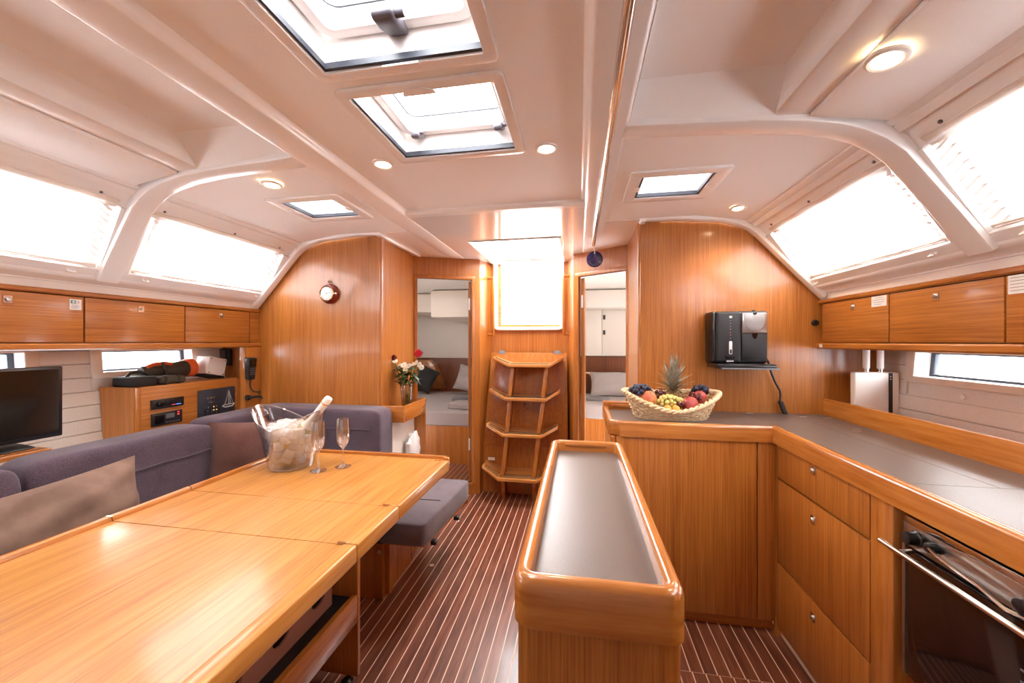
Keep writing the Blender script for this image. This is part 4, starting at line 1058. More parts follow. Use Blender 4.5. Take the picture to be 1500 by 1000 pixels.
for z, yf, xa, xb, _ in TR:
    yb_ = 3.222 + .0 + (z - .1) * .105          # where the tread meets the panel
    wing = .135
    xl, xr = xa - wing - .022, xb + wing - (.030 if z > .8 else .008)
    up = .055
    pts = [(xa, yf, 0), (xb, yf, 0), (xb + .002, yf + .11, 0), (xa - .002, yf + .11, 0)]
    tr = MB()
    th = .026
    tr.hexa([(xa, yf, z - th), (xb, yf, z - th), (xb, yb_ + .015, z - th), (xa, yb_ + .015, z - th), (xa, yf, z), (xb, yf, z), (xb, yb_ + .015, z), (xa, yb_ + .015, z)])
    d = MB.build(tr, 'tread', 'oak_tread', t, bevel=.004)
    for s, xe, xo in ((-1, xa, xl), (1, xb, xr)):
        w = MB().hexa([(xe, yf, z - th), (xo, yf + .11, z + up - th), (xo, yb_ + .02, z + up - th), (xe, yb_ + .015, z - th), (xe, yf, z), (xo, yf + .11, z + up), (xo, yb_ + .02, z + up), (xe, yb_ + .015, z)])
        MB.build(w, 'wing', 'oak_tread', d, bevel=.003)
    for k in range(4):
        y = yf + .014 + .026 * k
        MB().box(xa + .004, xb - .004, y, y + .012, z - .001, z + .0015).build('grip_strip', 'black_rubber', d)
        for s, xe, xo in ((-1, xa, xl), (1, xb, xr)):
            f = .014 + .026 * k
            p0 = Vector((xe, yf + f, z)); p1 = Vector((xo, yf + .11 + f * .6, z + up))
            q0, q1 = p0.lerp(p1, .03), p0.lerp(p1, .88)
            MB().hexa([q0 + Vector((0, 0, -.001)), q1 + Vector((0, 0, -.001)), q1 + Vector((0, .007, -.001)), q0 + Vector((0, .012, -.001)), q0 + Vector((0, 0, .0012)), q1 + Vector((0, 0, .0012)), q1 + Vector((0, .007, .0012)), q0 + Vector((0, .012, .0015))]).build('grip_strip', 'black_rubber', d)
    TRD.append((z, yf, xa, xb))
for i in range(4):
    z1, y1, xa1, xb1 = TRD[i]
    z0, y0, xa0, xb0 = TRD[i + 1] if i < 3 else (0.0, 3.05, TRD[3][2] - .01, TRD[3][3] - .01)
    for xa, xc in ((xa1 + .012, xa0 + .010), (xb1 - .04, xb0 - .042)):
        MB().hexa([(xc, y0 + .05, z0), (xc + .032, y0 + .05, z0), (xc + .032, y0 + .17, z0), (xc, y0 + .17, z0), (xa, y1 + .05, z1 - .026), (xa + .032, y1 + .05, z1 - .026), (xa + .032, y1 + .17, z1 - .026), (xa, y1 + .17, z1 - .026)]).build('riser_bar', 'oak_solid_z', t, bevel=.004)
for x in (-.672, -.185):
    MB().prism([(x - .035, 1.19), (x + .035, 1.19)] + [(x + .035 * math.cos(R(a)), 1.197 + .028 * math.sin(R(a))) for a in range(0, 181, 20)], 'y', 3.332, 3.338).build('hook_plate', 'steel', t)
MB().lathe([(.011, 0), (.008, .004)], (0, 0, 0), 12).mat(basis((-.46, 3.280, .755), (1, 0, 0), (0, 0, 1), (0, -1, 0))).build('hole', 'black_rubber', t)  # dark disc laid on the panel for the shade inside a hole
MB().box(-.775, -.715, 3.222, 3.2265, .275, .300).build('maker_plate', 'plastic_white', t)
# grab handles beside the companionway
for sg, x0, lab in ((-1, -.795, 'left'), (1, -.075, 'right')):
    xo = x0 + (.0 if sg < 0 else .0)
    dx = -sg * .055
    pth = [(x0, 3.32, 1.86), (x0 + dx, 3.29, 1.86), (x0 + dx, 3.28, 1.83), (x0 + dx * .95, 3.29, 1.40), (x0 + dx * .9, 3.30, 1.362), (x0, 3.33, 1.362)]
    lone('grab_handle', MB().tube(pth, .013, 8), 'oak_solid_z', 'vertical oak grab handle beside the companionway window, on the side of the %s' % ('flower vase' if sg < 0 else 'blue pendant'), 'grab handle', 'grab handles by the steps', loc=(x0, 3.32, 1.36))

# ================================================================ VASE SHELF BOX
t = thing('shelf_box', 'open oak box shelf on the corner wall holding the flower vase', 'shelf', (-1.20, 2.5, .77))
MB().box(-1.285, -1.115, 2.318, 2.334, .772, .880).build('front', 'oak_solid_x', t, bevel=.004)
MB().hexa([(-1.131, 2.326, .772), (-1.115, 2.318, .772), (-1.125, 2.70, .772), (-1.141, 2.70, .772), (-1.131, 2.326, .880), (-1.115, 2.318, .880), (-1.125, 2.70, .880), (-1.141, 2.70, .880)]).build('side', 'oak_solid_y', t, bevel=.004)
MB().box(-1.30, -1.125, 2.33, 2.70, .772, .786).build('bottom', 'oak_y', t)
MB().box(-1.31, -1.125, 2.688, 2.703, .10, .880).build('end_panel', 'oak_solid_z', t, bevel=.003)
MB().box(-1.30, -1.21, 2.345, 2.685, .05, .768).build('recess_back', 'cabin_white', t)
pl = speckle('plastic_film', (.62, .60, .60, 1), (.82, .80, .80, 1), 14, .3)
bag = MB().ell((-1.165, 2.56, .52), .03, .10, .13, 18, 12, lambda d: 1 + .12 * math.sin(9 * d[1] + 4 * d[2]) + .08 * math.sin(17 * d[2]))
lone('plastic_bag', bag, 'plastic_film', 'crumpled white plastic bag stuffed under the vase shelf', 'bag', loc=(-1.165, 2.56, .40))
# ================================================================ ROOF HATCHES
def hatch(label, x0, x1, y0, y1, zc, trim_w, handles, hinge_side='aft', small=False, sub=0):
    t = thing('roof_hatch', label, 'hatch', ((x0 + x1) / 2, (y0 + y1) / 2, zc), 'roof hatches')
    w = trim_w
    tm = frame_ring(x0 - w, x1 + w, y0 - w, y1 + w, .02 if not small else .012, w - .002, zc - .010, zc + .002).build('trim_ring', 'gelcoat', t, bevel=.003)
    # shaft up to the lid
    MB().plate((x0 - .012, x1 + .012), (y0 - .012, y1 + .012), zc, 2.168, [(x0, x1, y0, y1)]).build('shaft', 'frame_white', t)
    # dark slot of the roller blind
    for ya, yb_ in ((y0, y0 + .010), (y1 - .010, y1)):
        if small or ya > y0: MB().box(x0, x1, ya, yb_, zc - .004, zc + .012).build('blind_slot', 'dark_frame', t)
    if small:
        for xa, xb in ((x0, x0 + .009), (x1 - .009, x1)): MB().box(xa, xb, y0, y1, zc - .004, zc + .012).build('blind_slot', 'dark_frame', t)
    else:
        MB().box(x0, x0 + .007, y0, y1, zc - .004, zc + .010).build('blind_slot', 'dark_frame', t)
    i = .030 if not small else .022
    frame_ring(x0 + .004, x1 - .004, y0 + .004, y1 - .004, .05 if not small else .04, i, 2.095 if not small else 2.12, 2.170, 7).build('lid_frame', 'frame_white', t, bevel=.004)
    frame_ring(x0 + .004 + i, x1 - .004 - i, y0 + .004 + i, y1 - .004 - i, .035, .004, 2.150, 2.166, 7).build('gasket', 'dark_frame', t)
    MB().prism(rrect(x0 + i, x1 - i, y0 + i, y1 - i, .03, 5), 'z', 2.164, 2.172).build('pane', 'pane', t)
    # pull tab of the roller blind
    xm = (x0 + x1) / 2
    if not small:
        yt = y1 + .006 if hinge_side == 'aft' else y0 - .006
        sgn = 1 if hinge_side == 'aft' else -1
        pt = [(xm - .05, yt - sgn * .012)] + [(xm + .05 * math.cos(R(a)), yt - sgn * .012 + sgn * .03 * math.sin(R(a))) for a in range(180, -1, -20)][1:]
        MB().prism(pt, 'z', zc - .016, zc - .010).build('pull_tab', 'frame_white', t, bevel=.002)
    else:
        MB().box(x0 - .018, x0 + .004, (y0 + y1) / 2 - .022, (y0 + y1) / 2 + .022, zc - .015, zc - .010).build('pull_tab', 'frame_white', t, bevel=.003)
        MB().box(x1 - .004, x1 + .018, (y0 + y1) / 2 - .022, (y0 + y1) / 2 + .022, zc - .015, zc - .010).build('pull_tab', 'frame_white', t, bevel=.003)
    for hx, hy, sc in handles:
        h = MB().prism([(hy + .010 * sc, 2.108), (hy + .016 * sc, 2.085), (hy - .026 * sc, 2.064), (hy - .052 * sc, 2.058), (hy - .064 * sc, 2.066), (hy - .060 * sc, 2.084), (hy - .026 * sc, 2.092), (hy - .008 * sc, 2.108)], 'x', hx - .022 * sc, hx + .022 * sc).build('handle', 'handle_grey', t, bevel=.007, seg=3)
        MB().lathe([(.009 * sc, -.01 * sc), (.009 * sc, .040 * sc)], (0, 0, 0), 12).mat(basis((hx, hy - .045 * sc, 2.078), (0, 1, 0), (0, 0, 1), (1, 0, 0))).build('pivot', 'handle_grey', h)
    return t
ZC = 2.022
hatch('large roof hatch over the table with one grey handle', -.665, -.235, .47, .918, ZC, .036, [(-.455, .900, 1.25)])
hatch('roof hatch with two small grey handles, between the ceiling lamps', -.665, -.235, 1.03, 1.40, ZC, .036, [(-.600, 1.380, .75), (-.285, 1.380, .75)], 'fwd')
for sg, lab in ((-1, 'small square roof hatch above the wall clock side'), (1, 'small square roof hatch above the coffee machine side')):
    x0, x1 = sorted((XC + sg * .725, XC + sg * 1.015))
    hatch(lab, x0, x1, 1.69, 1.93, 2.0, .052, [], small=True)

# ================================================================ CEILING LAMPS
def lamp(label, x, y, z, rx=0):
    t = thing('ceiling_lamp', label, 'lamp', (x, y, z), 'recessed ceiling lamps')
    M = Matrix.Translation((x, y, z)) @ Matrix.Rotation(rx, 4, 'Y')
    MB().lathe([(.043, .003), (.042, -.004), (.036, -.007), (.030, -.005), (.027, .002)], (0, 0, 0), 28, caps=False).mat(M).build('bezel', 'frame_white', t)
    MB().lathe([(.028, .001), (.027, -.002), (.012, -.0035), (.001, -.004)], (0, 0, 0), 24, caps=False).mat(M).build('lens', 'lamp_lens', t)
    l = bpy.data.lights.new('lamp_light', 'SPOT'); l.energy = 4.5; l.color = (1, .78, .50); l.spot_size = R(140); l.spot_blend = .8; l.shadow_soft_size = .025
    o = bpy.data.objects.new('lamp_light', l); COL.objects.link(o); o.location = (0, 0, -.02); o.parent = t
lamp('round lit ceiling lamp beside the small hatch on the sofa side', -1.337, 1.481, 1.993)
lamp('round lit ceiling lamp by the hatch corner facing the sofa', -.785, 1.443, 2.023)
lamp('round lit ceiling lamp by the hatch corner facing the steel handrail', -.120, 1.431, 2.023)
lamp('round lit ceiling lamp above the coffee machine', .798, 2.100, 1.975)
lamp('large looking round lit ceiling lamp above the galley worktop by the window', .722, 1.05, 1.972, R(9))

# ================================================================ HANDRAIL, PENDANT, CLOCK
t = thing('ceiling_handrail', 'long polished steel handrail hanging under the ceiling beam', 'handrail', (.095, 1.0, 1.94))
MB().tube([(.095, -1.3, 1.945), (.095, 2.60, 1.945), (.095, 2.625, 1.950), (.095, 2.635, 1.965)], .0125, 14).build('rail', 'steel', t)
for y in (-.4, .75, 1.65, 2.55): MB().tube([(.095, y, 1.945), (.095, y, 2.0)], .008, 10).build('post', 'steel', t)
t = thing('blue_pendant', 'round dark blue glass pendant with white dots hanging from the handrail end', 'pendant', (.104, 2.62, 1.85))
m, nt, b = newmat('blue_glass'); b.inputs['Base Color'].default_value = (.012, .008, .14, 1); b.inputs['Roughness'].default_value = .06; b.inputs['Coat Weight'].default_value = 1
M = basis((.104, 2.62, 1.851), (1, 0, 0), (0, 0, 1), (0, -1, 0))
MB().lathe([(.001, .006), (.03, .0055), (.048, .004), (.054, 0), (.048, -.005), (.001, -.006)], (0, 0, 0), 30).mat(M).build('disc', 'blue_glass', t)
plain('violet_glass', (.08, .03, .30, 1), .1, coat=.5)
tre = MB()
for a in (-60, -35, -12, 12, 35, 60): tre.tube([(0, .028, .0065), (.012 * math.sin(R(a)), .0, .0068), (.04 * math.sin(R(a)), -.030 * math.cos(R(a)), .0062)], .0016, 5)
tre.mat(M).build('tree_motif', 'violet_glass', t)
for k in range(17):
    a = R(200 + k * 8.5); r = (.044, .036, .040)[k % 3]
    MB().ell((r * math.cos(a), r * math.sin(a), .0055), .0014, .0014, .001, 6, 4).mat(M).build('dot', 'plastic_white', t)
MB().tube([(.104, 2.614, 1.893), (.104, 2.615, 1.905), (.101, 2.62, 1.915), (.100, 2.62, 1.935)], .0032, 6).build('cord', 'plastic_white', t)
MB().ell((.104, 2.612, 1.890), .005, .004, .006, 8, 6).build('bead', 'plastic_white', t)

t = thing('wall_clock', 'round brass faced clock with dark red case on the bulkhead above the sofa', 'clock', (-1.653, 2.33, 1.625))
wood('mahogany', (.16, .012, .010, 1), (.22, .018, .014, 1), (.27, .026, .018, 1), (40, 40, 40), rough=.15, coat=.9)
M = basis((-1.653, 2.330, 1.620), (1, 0, 0), (0, 0, 1), (0, -1, 0))
MB().lathe([(.066, 0), (.068, .010), (.062, .026), (.056, .032), (.02, .034)], (0, 0, 0), 36).mat(M).build('case', 'mahogany', t)
MB().lathe([(.053, .030), (.053, .040), (.049, .044), (.044, .040)], (0, 0, 0), 36, caps=False).mat(M).build('bezel', 'brass', t)
dl = MB().lathe([(.045, .036), (.045, .038)], (0, 0, 0), 32).mat(M).build('dial', 'plastic_white', t)
for k in range(12):
    a = R(k * 30); MB().box(-.0012, .0012, .034, .040, .038, .0386).mat(M @ Matrix.Rotation(a, 4, 'Z')).build('hour_mark', 'black_plastic', dl)
for a, L, w in ((40, .022, .0018), (-75, .031, .0012)): MB().box(-w, w, -.006, L, .0388, .0396).mat(M @ Matrix.Rotation(R(a), 4, 'Z')).build('hand', 'black_plastic', dl)
MB().lathe([(.0505, .037), (.03, .0445), (.001, .046)], (0, 0, 0), 28, caps=False).mat(M).build('crystal', 'glass', t)
MB().tube([(-1.653, 2.325, 1.684), (-1.653, 2.318, 1.697), (-1.645, 2.318, 1.702), (-1.653, 2.318, 1.708), (-1.661, 2.318, 1.702), (-1.653, 2.318, 1.697)], .0035, 8).build('ring', 'brass', t)
MB().box(.052, .068, -.003, .003, .026, .033).mat(M).build('latch', 'brass', t)

# ================================================================ COFFEE MACHINE
t = thing('coffee_machine', 'black wall-hung coffee machine with silver panel and drip tray', 'coffee machine', (.84, 2.26, 1.155))
FY = 2.205
MB().box(.703, .982, FY + .012, 2.329, 1.185, 1.462).build('body', 'black_plastic', t, bevel=.012, seg=3)
MB().box(.722, .846, FY - .006, FY + .03, 1.190, 1.460).build('front_block', 'black_matte', t, bevel=.014, seg=4)
MB().box(.703, .724, FY + .004, FY + .04, 1.195, 1.455).build('side_column', 'black_plastic', t, bevel=.008)
sp = MB().box(.853, .975, FY + .004, FY + .016, 1.345, 1.452).build('silver_panel', 'brushed_steel', t, bevel=.003)
plain('satin_silver', (.38, .36, .36, 1), .42, metal=.4)
sh = [(.864, 1.452)] + [(.914 + .050 * math.cos(R(a)), 1.412 + .055 * math.sin(R(a))) for a in range(180, 361, 15)] + [(.964, 1.452)]
MB().prism(sh, 'y', FY + .001, FY + .005).build('scoop', 'satin_silver', sp, bevel=.0019)
MB().prism([(.914 + .010 * math.cos(R(a)), 1.452 + .012 * math.sin(R(a))) for a in range(180, 361, 20)], 'y', FY - .001, FY + .003).build('notch', 'black_plastic', sp)
MB().box(.853, .975, FY + .004, FY + .016, 1.205, 1.342).build('lower_door', 'black_matte', t, bevel=.003)
MB().prism([(.914 + .013 * math.cos(R(a)), 1.342 + .028 * math.sin(R(a))) for a in range(180, 361, 20)], 'y', FY + .001, FY + .006).build('finger_notch', 'black_gloss', t)
cl = MB().prism(rrect(.7855, .8005, 1.232, 1.302, .006, 4), 'y', FY - .009, FY - .005).build('lever', 'plastic_white', t)
MB().prism(rrect(.7885, .7975, 1.236, 1.258, .003, 3), 'y', FY - .0105, FY - .0085).build('slot', 'black_plastic', cl)
MB().prism(rrect(.786, .800, 1.424, 1.436, .004, 3), 'y', FY - .009, FY - .005).build('button', 'plastic_white', t)
for k in range(7): MB().ell((.793, FY - .0065, 1.411 - .0155 * k), .0028, .002, .0028, 8, 6).build('indicator', 'satin_silver' if k < 4 else 'sign_red', t)
MB().lathe([(.026, 0), (.022, -.012), (.010, -.016)], (.79, FY - .004, 1.222), 16).build('spout', 'black_plastic', t)
MB().box(.773, .808, FY - .0075, FY - .005, 1.192, 1.200).build('badge', 'plastic_white', t)
tr = MB().box(.706, .986, FY - .075, 2.30, 1.160, 1.183).build('drip_tray', 'black_plastic', t, bevel=.004)
MB().box(.725, .995, FY - .085, FY - .02, 1.156, 1.164).build('tray_grille', 'grey_plastic', tr, bevel=.002)
MB().box(.715, .975, FY - .074, FY - .068, 1.172, 1.181).build('tray_lip', 'satin_silver', tr)
MB().lathe([(.008, 0), (.008, .008)], (.925, 2.25, 1.461), 12).build('knob', 'black_plastic', t)
MB().tube([(.980, 2.31, 1.232), (1.000, 2.305, 1.225), (1.020, 2.30, 1.19), (1.035, 2.30, 1.13), (1.055, 2.30, 1.075), (1.077, 2.30, 1.035), (1.080, 2.30, 1.01), (1.078, 2.30, .975)], .0055, 8).build('cable', 'black_rubber', t)
pg = MB().hexa([(1.090, 2.285, .907), (1.112, 2.285, .907), (1.112, 2.31, .907), (1.090, 2.31, .907), (1.068, 2.285, .975), (1.088, 2.285, .978), (1.088, 2.31, .978), (1.068, 2.31, .975)]).build('plug', 'black_rubber', t, bevel=.005)

# ================================================================ ROUTER
t = thing('white_router', 'white router box with black stripe and two thick antennas behind the upstand', 'router', (1.46, 2.22, .94))
MB().box(1.366, 1.560, 2.190, 2.225, .941, 1.146).build('case', 'plastic_white', t, bevel=.006, seg=3)
MB().box(1.513, 1.530, 2.1885, 2.1915, .943, 1.144).build('stripe', 'black_plastic', t)
for k in range(2): MB().ell((1.5215, 2.1885, 1.125 - .012 * k), .003, .001, .003, 8, 6).build('led', 'plastic_white', t)
for x in (1.428, 1.490):
    a = MB().lathe([(.011, 0), (.011, .018), (.014, .02), (.0145, .113), (.010, .114)], (x, 2.208, 1.146), 16).build('antenna', 'plastic_white', t)
    MB().lathe([(.0115, .001), (.0115, .016)], (x, 2.208, 1.146), 14).build('collar', 'steel', a)
lone('hull_fitting', MB().lathe([(.012, 0), (.011, .004), (.004, .005)], (0, 0, 0), 14).mat(basis((XC + hull_x(1.07), 1.88, 1.07), (0, 1, 0), (0, 0, 1), (-1, 0, 0))), 'plastic_white', 'small round white cap on the planked hull side over the worktop', 'cap', loc=(XC + hull_x(1.07), 1.88, 1.07))

# ================================================================ ICE BUCKET, BOTTLE, GLASSES
BC = (-1.330, 1.592, .7165)
t = thing('ice_bucket', 'clear acrylic ice bucket with a swooping rim on the table', 'ice bucket', BC)
def brim(a, out):
    """bucket wall: elliptical, one lobe (left, with hand hole) higher than the other"""
    return .190 + .090 * max(0, -math.cos(a)) ** 1.5 + .072 * max(0, math.cos(a)) ** 1.5
def bwall(off):
    def f(u, v):
        a = 2 * math.pi * u
        h = brim(a, 0)
        z = .004 + v * (h - .004)
        r0 = .092 + (z / .23) * .044
        return (BC[0] + (r0 - off) * 1.04 * math.cos(a) - .22 * max(0, z - .14) * max(0, -math.cos(a)), BC[1] + (r0 - off) * math.sin(a), BC[2] + z)
    return f
w = MB().grid(bwall(0), 48, 12); w.grid(bwall(.004), 48, 12)
wl = w.build('wall', 'glass_thick', t)
rimp = [Vector(bwall(.002)(i / 60, 1.0)) for i in range(60)]
clear('acrylic_edge', (.98, .98, .98, 1), f0=.40, f1=1.0, power=1.2)
MB().tube(rimp, .0032, 8, closed=True).build('rim', 'acrylic_edge', t)
MB().lathe([(.086, .0), (.092, .002), (.093, .014), (.084, .016)], BC, 40).build('base', 'glass_thick', t)
hh = []
for i in range(24):
    a = 2 * math.pi * i / 24
    u = .5 + .040 * math.cos(a); v = .86 + .06 * math.sin(a)
    p = Vector(bwall(-.001)(u, v)); hh.append(p)
MB().tube(hh, .0024, 6, closed=True).build('hand_hole', 'acrylic_edge', t)
# bottle
plain('foil', (.85, .80, .74, 1), .30, metal=.25); plain('gold_foil', (.80, .55, .22, 1), .28, metal=.6); plain('wine_glass_green', (.45, .42, .26, 1), .12, coat=.5); plain('cork_label', (.86, .82, .76, 1), .5)
t = thing('champagne_bottle', 'champagne bottle with white foil neck leaning in the ice bucket', 'bottle', (-1.36, 1.59, .74))
d = Vector((.62, .06, .78)).normalized(); p0 = Vector((-1.372, 1.592, .757))
ex = d.orthogonal().normalized(); M = basis(p0, ex, d.cross(ex), d)
MB().lathe([(.030, 0), (.041, .006), (.042, .05), (.042, .125), (.039, .155), (.028, .19), (.0185, .225), (.0165, .26)], (0, 0, 0), 24).mat(M).build('body', 'wine_glass_green', t)
MB().lathe([(.0427, .05), (.0427, .125)], (0, 0, 0), 24, caps=False).mat(M).build('label', 'gold_foil', t)
MB().lathe([(.0300, .186), (.0195, .222), (.0172, .262), (.0168, .318), (.0172, .322)], (0, 0, 0), 22).mat(M).build('neck_foil', 'foil', t)
MB().lathe([(.0178, .318), (.0182, .326), (.0180, .350), (.0155, .358), (.004, .359)], (0, 0, 0), 22).mat(M).build('cap', 'cork_label', t)
MB().lathe([(.0186, .322), (.0190, .325), (.0186, .329)], (0, 0, 0), 20).mat(M).build('wire', 'brass', t)
# ice: lumps that fill the bucket
m, nt, b = newmat('ice')
b.inputs['Base Color'].default_value = (.93, .91, .90, 1); b.inputs['Roughness'].default_value = .10; b.inputs['Coat Weight'].default_value = .6
tr_ = node(nt, 'ShaderNodeBsdfTransparent'); mx_ = node(nt, 'ShaderNodeMixShader'); mx_.inputs[0].default_value = .5
nt.links.new(b.outputs[0], mx_.inputs[1]); nt.links.new(tr_.outputs[0], mx_.inputs[2]); nt.links.new(mx_.outputs[0], nt.nodes['Material Output'].inputs[0])
rnd = random.Random(5); spots = []
for z, R0, n_ in ((.042, .056, 9), (.076, .066, 11), (.110, .074, 12), (.144, .080, 12), (.172, .078, 10), (.184, .036, 4)):
    for k in range(n_):
        a = 2 * math.pi * k / n_ + z * 31 + rnd.uniform(-.2, .2)
        spots.append((BC[0] + R0 * math.cos(a), BC[1] + R0 * math.sin(a), BC[2] + z + (.010 if math.cos(a) < -.2 else -.002)))
ice = []
for s_ in spots:          # cubes lie against the bottle and the wall, not inside them
    v_ = Vector(s_); r_ = v_ - p0; k_ = r_.dot(d); q_ = r_ - d * k_
    need = .064 if k_ < .15 else (.056 if k_ < .20 else .040)
    if k_ > -.02 and q_.length < need: v_ = p0 + d * k_ + q_.normalized() * need
    v_.z = max(v_.z, BC[2] + .046)
    h_ = Vector((v_.x - BC[0], v_.y - BC[1], 0)); lim = .092 + (v_.z - BC[2]) / .23 * .044 - .033
    if h_.length > lim: v_.x, v_.y = BC[0] + h_.x / h_.length * lim, BC[1] + h_.y / h_.length * lim
    r_ = v_ - p0; q_ = r_ - d * r_.dot(d)
    if (q_.length > need - .012 or r_.dot(d) < -.02) and all((v_ - o_).length > .026 for o_ in ice): ice.append(v_)
for i, s_ in enumerate(ice):
    mb = MB().pad(-.025, .025, -.023, .023, -.021, .021, e=.45, n=14, m=8)
    mb.xf(lambda p: (p.x * (1 + .15 * math.sin(40 * p.y + i)), p.y * (1 + .12 * math.sin(50 * p.z + 2 * i)), p.z))
    mb.mat(Matrix.Translation(s_) @ Matrix.Rotation(rnd.uniform(0, 3), 4, 'Z') @ Matrix.Rotation(rnd.uniform(-.6, .6), 4, 'X'))
    lone('ice_cube', mb, 'ice', 'melting ice cube in the clear bucket on the table', 'ice cube', 'ice cubes in the bucket', loc=s_)
# champagne flutes
def flute(label, x, y, s):
    t = thing('champagne_flute', label, 'glass', (x, y, .7165), 'champagne flutes on the table')
    c = (x, y, .7165)
    MB().lathe([(.033 * s, 0), (.034 * s, .002 * s), (.020 * s, .006 * s), (.007 * s, .013 * s), (.0045 * s, .022 * s)], c, 28).build('foot', 'crystal', t)
    MB().lathe([(.0045 * s, .022 * s), (.0038 * s, .05 * s), (.0042 * s, .075 * s), (.007 * s, .087 * s)], c, 14).build('stem', 'crystal', t)
    MB().lathe([(.004 * s, .086 * s), (.012 * s, .092 * s), (.022 * s, .108 * s), (.0275 * s, .128 * s), (.0285 * s, .150 * s), (.0275 * s, .185 * s), (.0255 * s, .216 * s), (.0243 * s, .216 * s), (.0263 * s, .185 * s), (.0272 * s, .150 * s), (.0262 * s, .129 * s), (.020 * s, .110 * s), (.008 * s, .097 * s), (.001 * s, .095 * s)], c, 28, caps=False).build('bowl', 'crystal', t)
flute('empty champagne flute on the table next to the ice bucket', -1.158, 1.548, 1.04)
flute('empty champagne flute on the table apart from the ice bucket', -1.082, 1.618, 1.04)

# ================================================================ VASE AND FLOWERS
VX, VY, VZ = -1.205, 2.55, .7865
t = thing('flower_vase', 'clear tapered glass vase of roses and white daisies in the oak shelf box', 'vase', (VX, VY, VZ))
MB().lathe([(.032, 0), (.034, .004), (.038, .09), (.050, .215), (.0475, .215), (.035, .09), (.030, .012), (.001, .012)], (VX, VY, VZ), 24, caps=False).build('glass', 'glass_thick', t)
plain('leaf_green', (.045, .075, .022, 1), .5); plain('stem_green', (.09, .13, .03, 1), .5); plain('rose_red', (.55, .015, .035, 1), .5); plain('dark_red', (.13, .008, .02, 1), .5); plain('petal_white', (.80, .78, .72, 1), .6); plain('daisy_eye', (.65, .50, .10, 1), .6)
rnd = random.Random(21)
heads = [('rose', (.088, -.005, .425), 'rose_red', .036), ('rose', (-.092, -.02, .395), 'dark_red', .027)]
dz = [(-.078, -.03, .375), (-.045, -.02, .340), (-.012, -.03, .345), (.008, -.04, .318), (.028, -.03, .342), (.055, -.02, .352), (.078, -.02, .365), (.098, -.01, .350), (.030, .02, .350), (-.028, .02, .345), (.105, .01, .33)]
for n_, p, m_, r in heads:
    c = Vector((VX, VY, VZ)) + Vector(p)
    MB().tube([(VX + p[0] * .1, VY, VZ + .02), (VX + p[0] * .35, VY + p[1] * .3, VZ + .2), c - Vector((0, 0, .01))], .0028, 6).build('stem', 'stem_green', t)
    rs = MB()
    for ring in range(4):
        for k in range(5):
            a = 2 * math.pi * k / 5 + ring * .63
            rr = r * (.25 + .22 * ring); hh_ = r * (1.05 - .12 * ring)
            def pet(u, v, a=a, rr=rr, hh_=hh_, ring=ring):
                w_ = (u - .5) * 1.5
                q = rr * (.45 + .65 * v ** .7) * (1 - .1 * abs(w_))
                return (c.x + q * math.cos(a + w_), c.y + q * math.sin(a + w_), c.z - r * .6 + hh_ * 1.5 * v * (1 - .25 * abs(2 * u - 1) ** 2) )
            rs.grid(pet, 4, 4)
    rs.build('rose_bloom', m_, t)
for i, p in enumerate(dz):
    c = Vector((VX, VY, VZ)) + Vector(p)
    MB().tube([(VX + p[0] * .1, VY + p[1] * .2, VZ + .02), (VX + p[0] * .4, VY + p[1] * .4, VZ + .2), c], .0018, 5).build('stem', 'stem_green', t)
    tl = Matrix.Translation(c) @ Matrix.Rotation(R(55 + rnd.uniform(-25, 25)), 4, 'X') @ Matrix.Rotation(rnd.uniform(-.6, .6), 4, 'Y')
    fl_ = MB()
    for k in range(12):
        a = 2 * math.pi * k / 12
        fl_.ell((.0125 * math.cos(a), .0125 * math.sin(a), .001 * (k % 2)), .0085, .0085, .0022, 6, 4)
    bl_ = fl_.mat(tl).build('daisy_bloom', 'petal_white', t)
    MB().ell((0, 0, .002), .005, .005, .003, 8, 5).mat(tl).build('daisy_centre', 'daisy_eye', bl_)
def leaf(c, d, L, w):
    d = Vector(d).normalized(); sd = d.cross(Vector((0, 0, 1)));
    sd = sd.normalized() if sd.length > .05 else Vector((1, 0, 0)); nn = sd.cross(d)
    def f(u, v):
        t_ = v; x = (u - .5) * 2
        ww = w * math.sin(math.pi * min(1, t_ ** .8)) ** .8 + .0005
        return Vector(c) + d * (L * t_) + sd * (x * ww) + nn * (.18 * L * math.sin(math.pi * t_) - abs(x) * ww * .3) - Vector((0, 0, .25 * L * t_ * t_))
    return MB().grid(f, 2, 5)
for k in range(80):
    a = rnd.uniform(0, 6.28); h = rnd.uniform(.20, .34); rr = rnd.uniform(.015, .05)
    c = (VX + rr * math.cos(a), VY + rr * math.sin(a) * .8, VZ + h)
    leaf(c, (math.cos(a), math.sin(a) * .8, rnd.uniform(-.5, .8)), rnd.uniform(.040, .075), rnd.uniform(.012, .020)).build('leaf', 'leaf_green', t)
for k in range(30):
    a = rnd.uniform(0, 6.28); h = rnd.uniform(.03, .16)
    leaf((VX, VY, VZ + h), (math.cos(a), math.sin(a), rnd.uniform(.6, 2)), .03, .008).build('leaf', 'leaf_green', t)
for k, (dx, h) in enumerate(((-.095, .33), (-.088, .30))):
    leaf((VX - .06, VY - .02, VZ + h), (-1, -.2, .2), .07, .014).build('leaf', 'leaf_green', t)
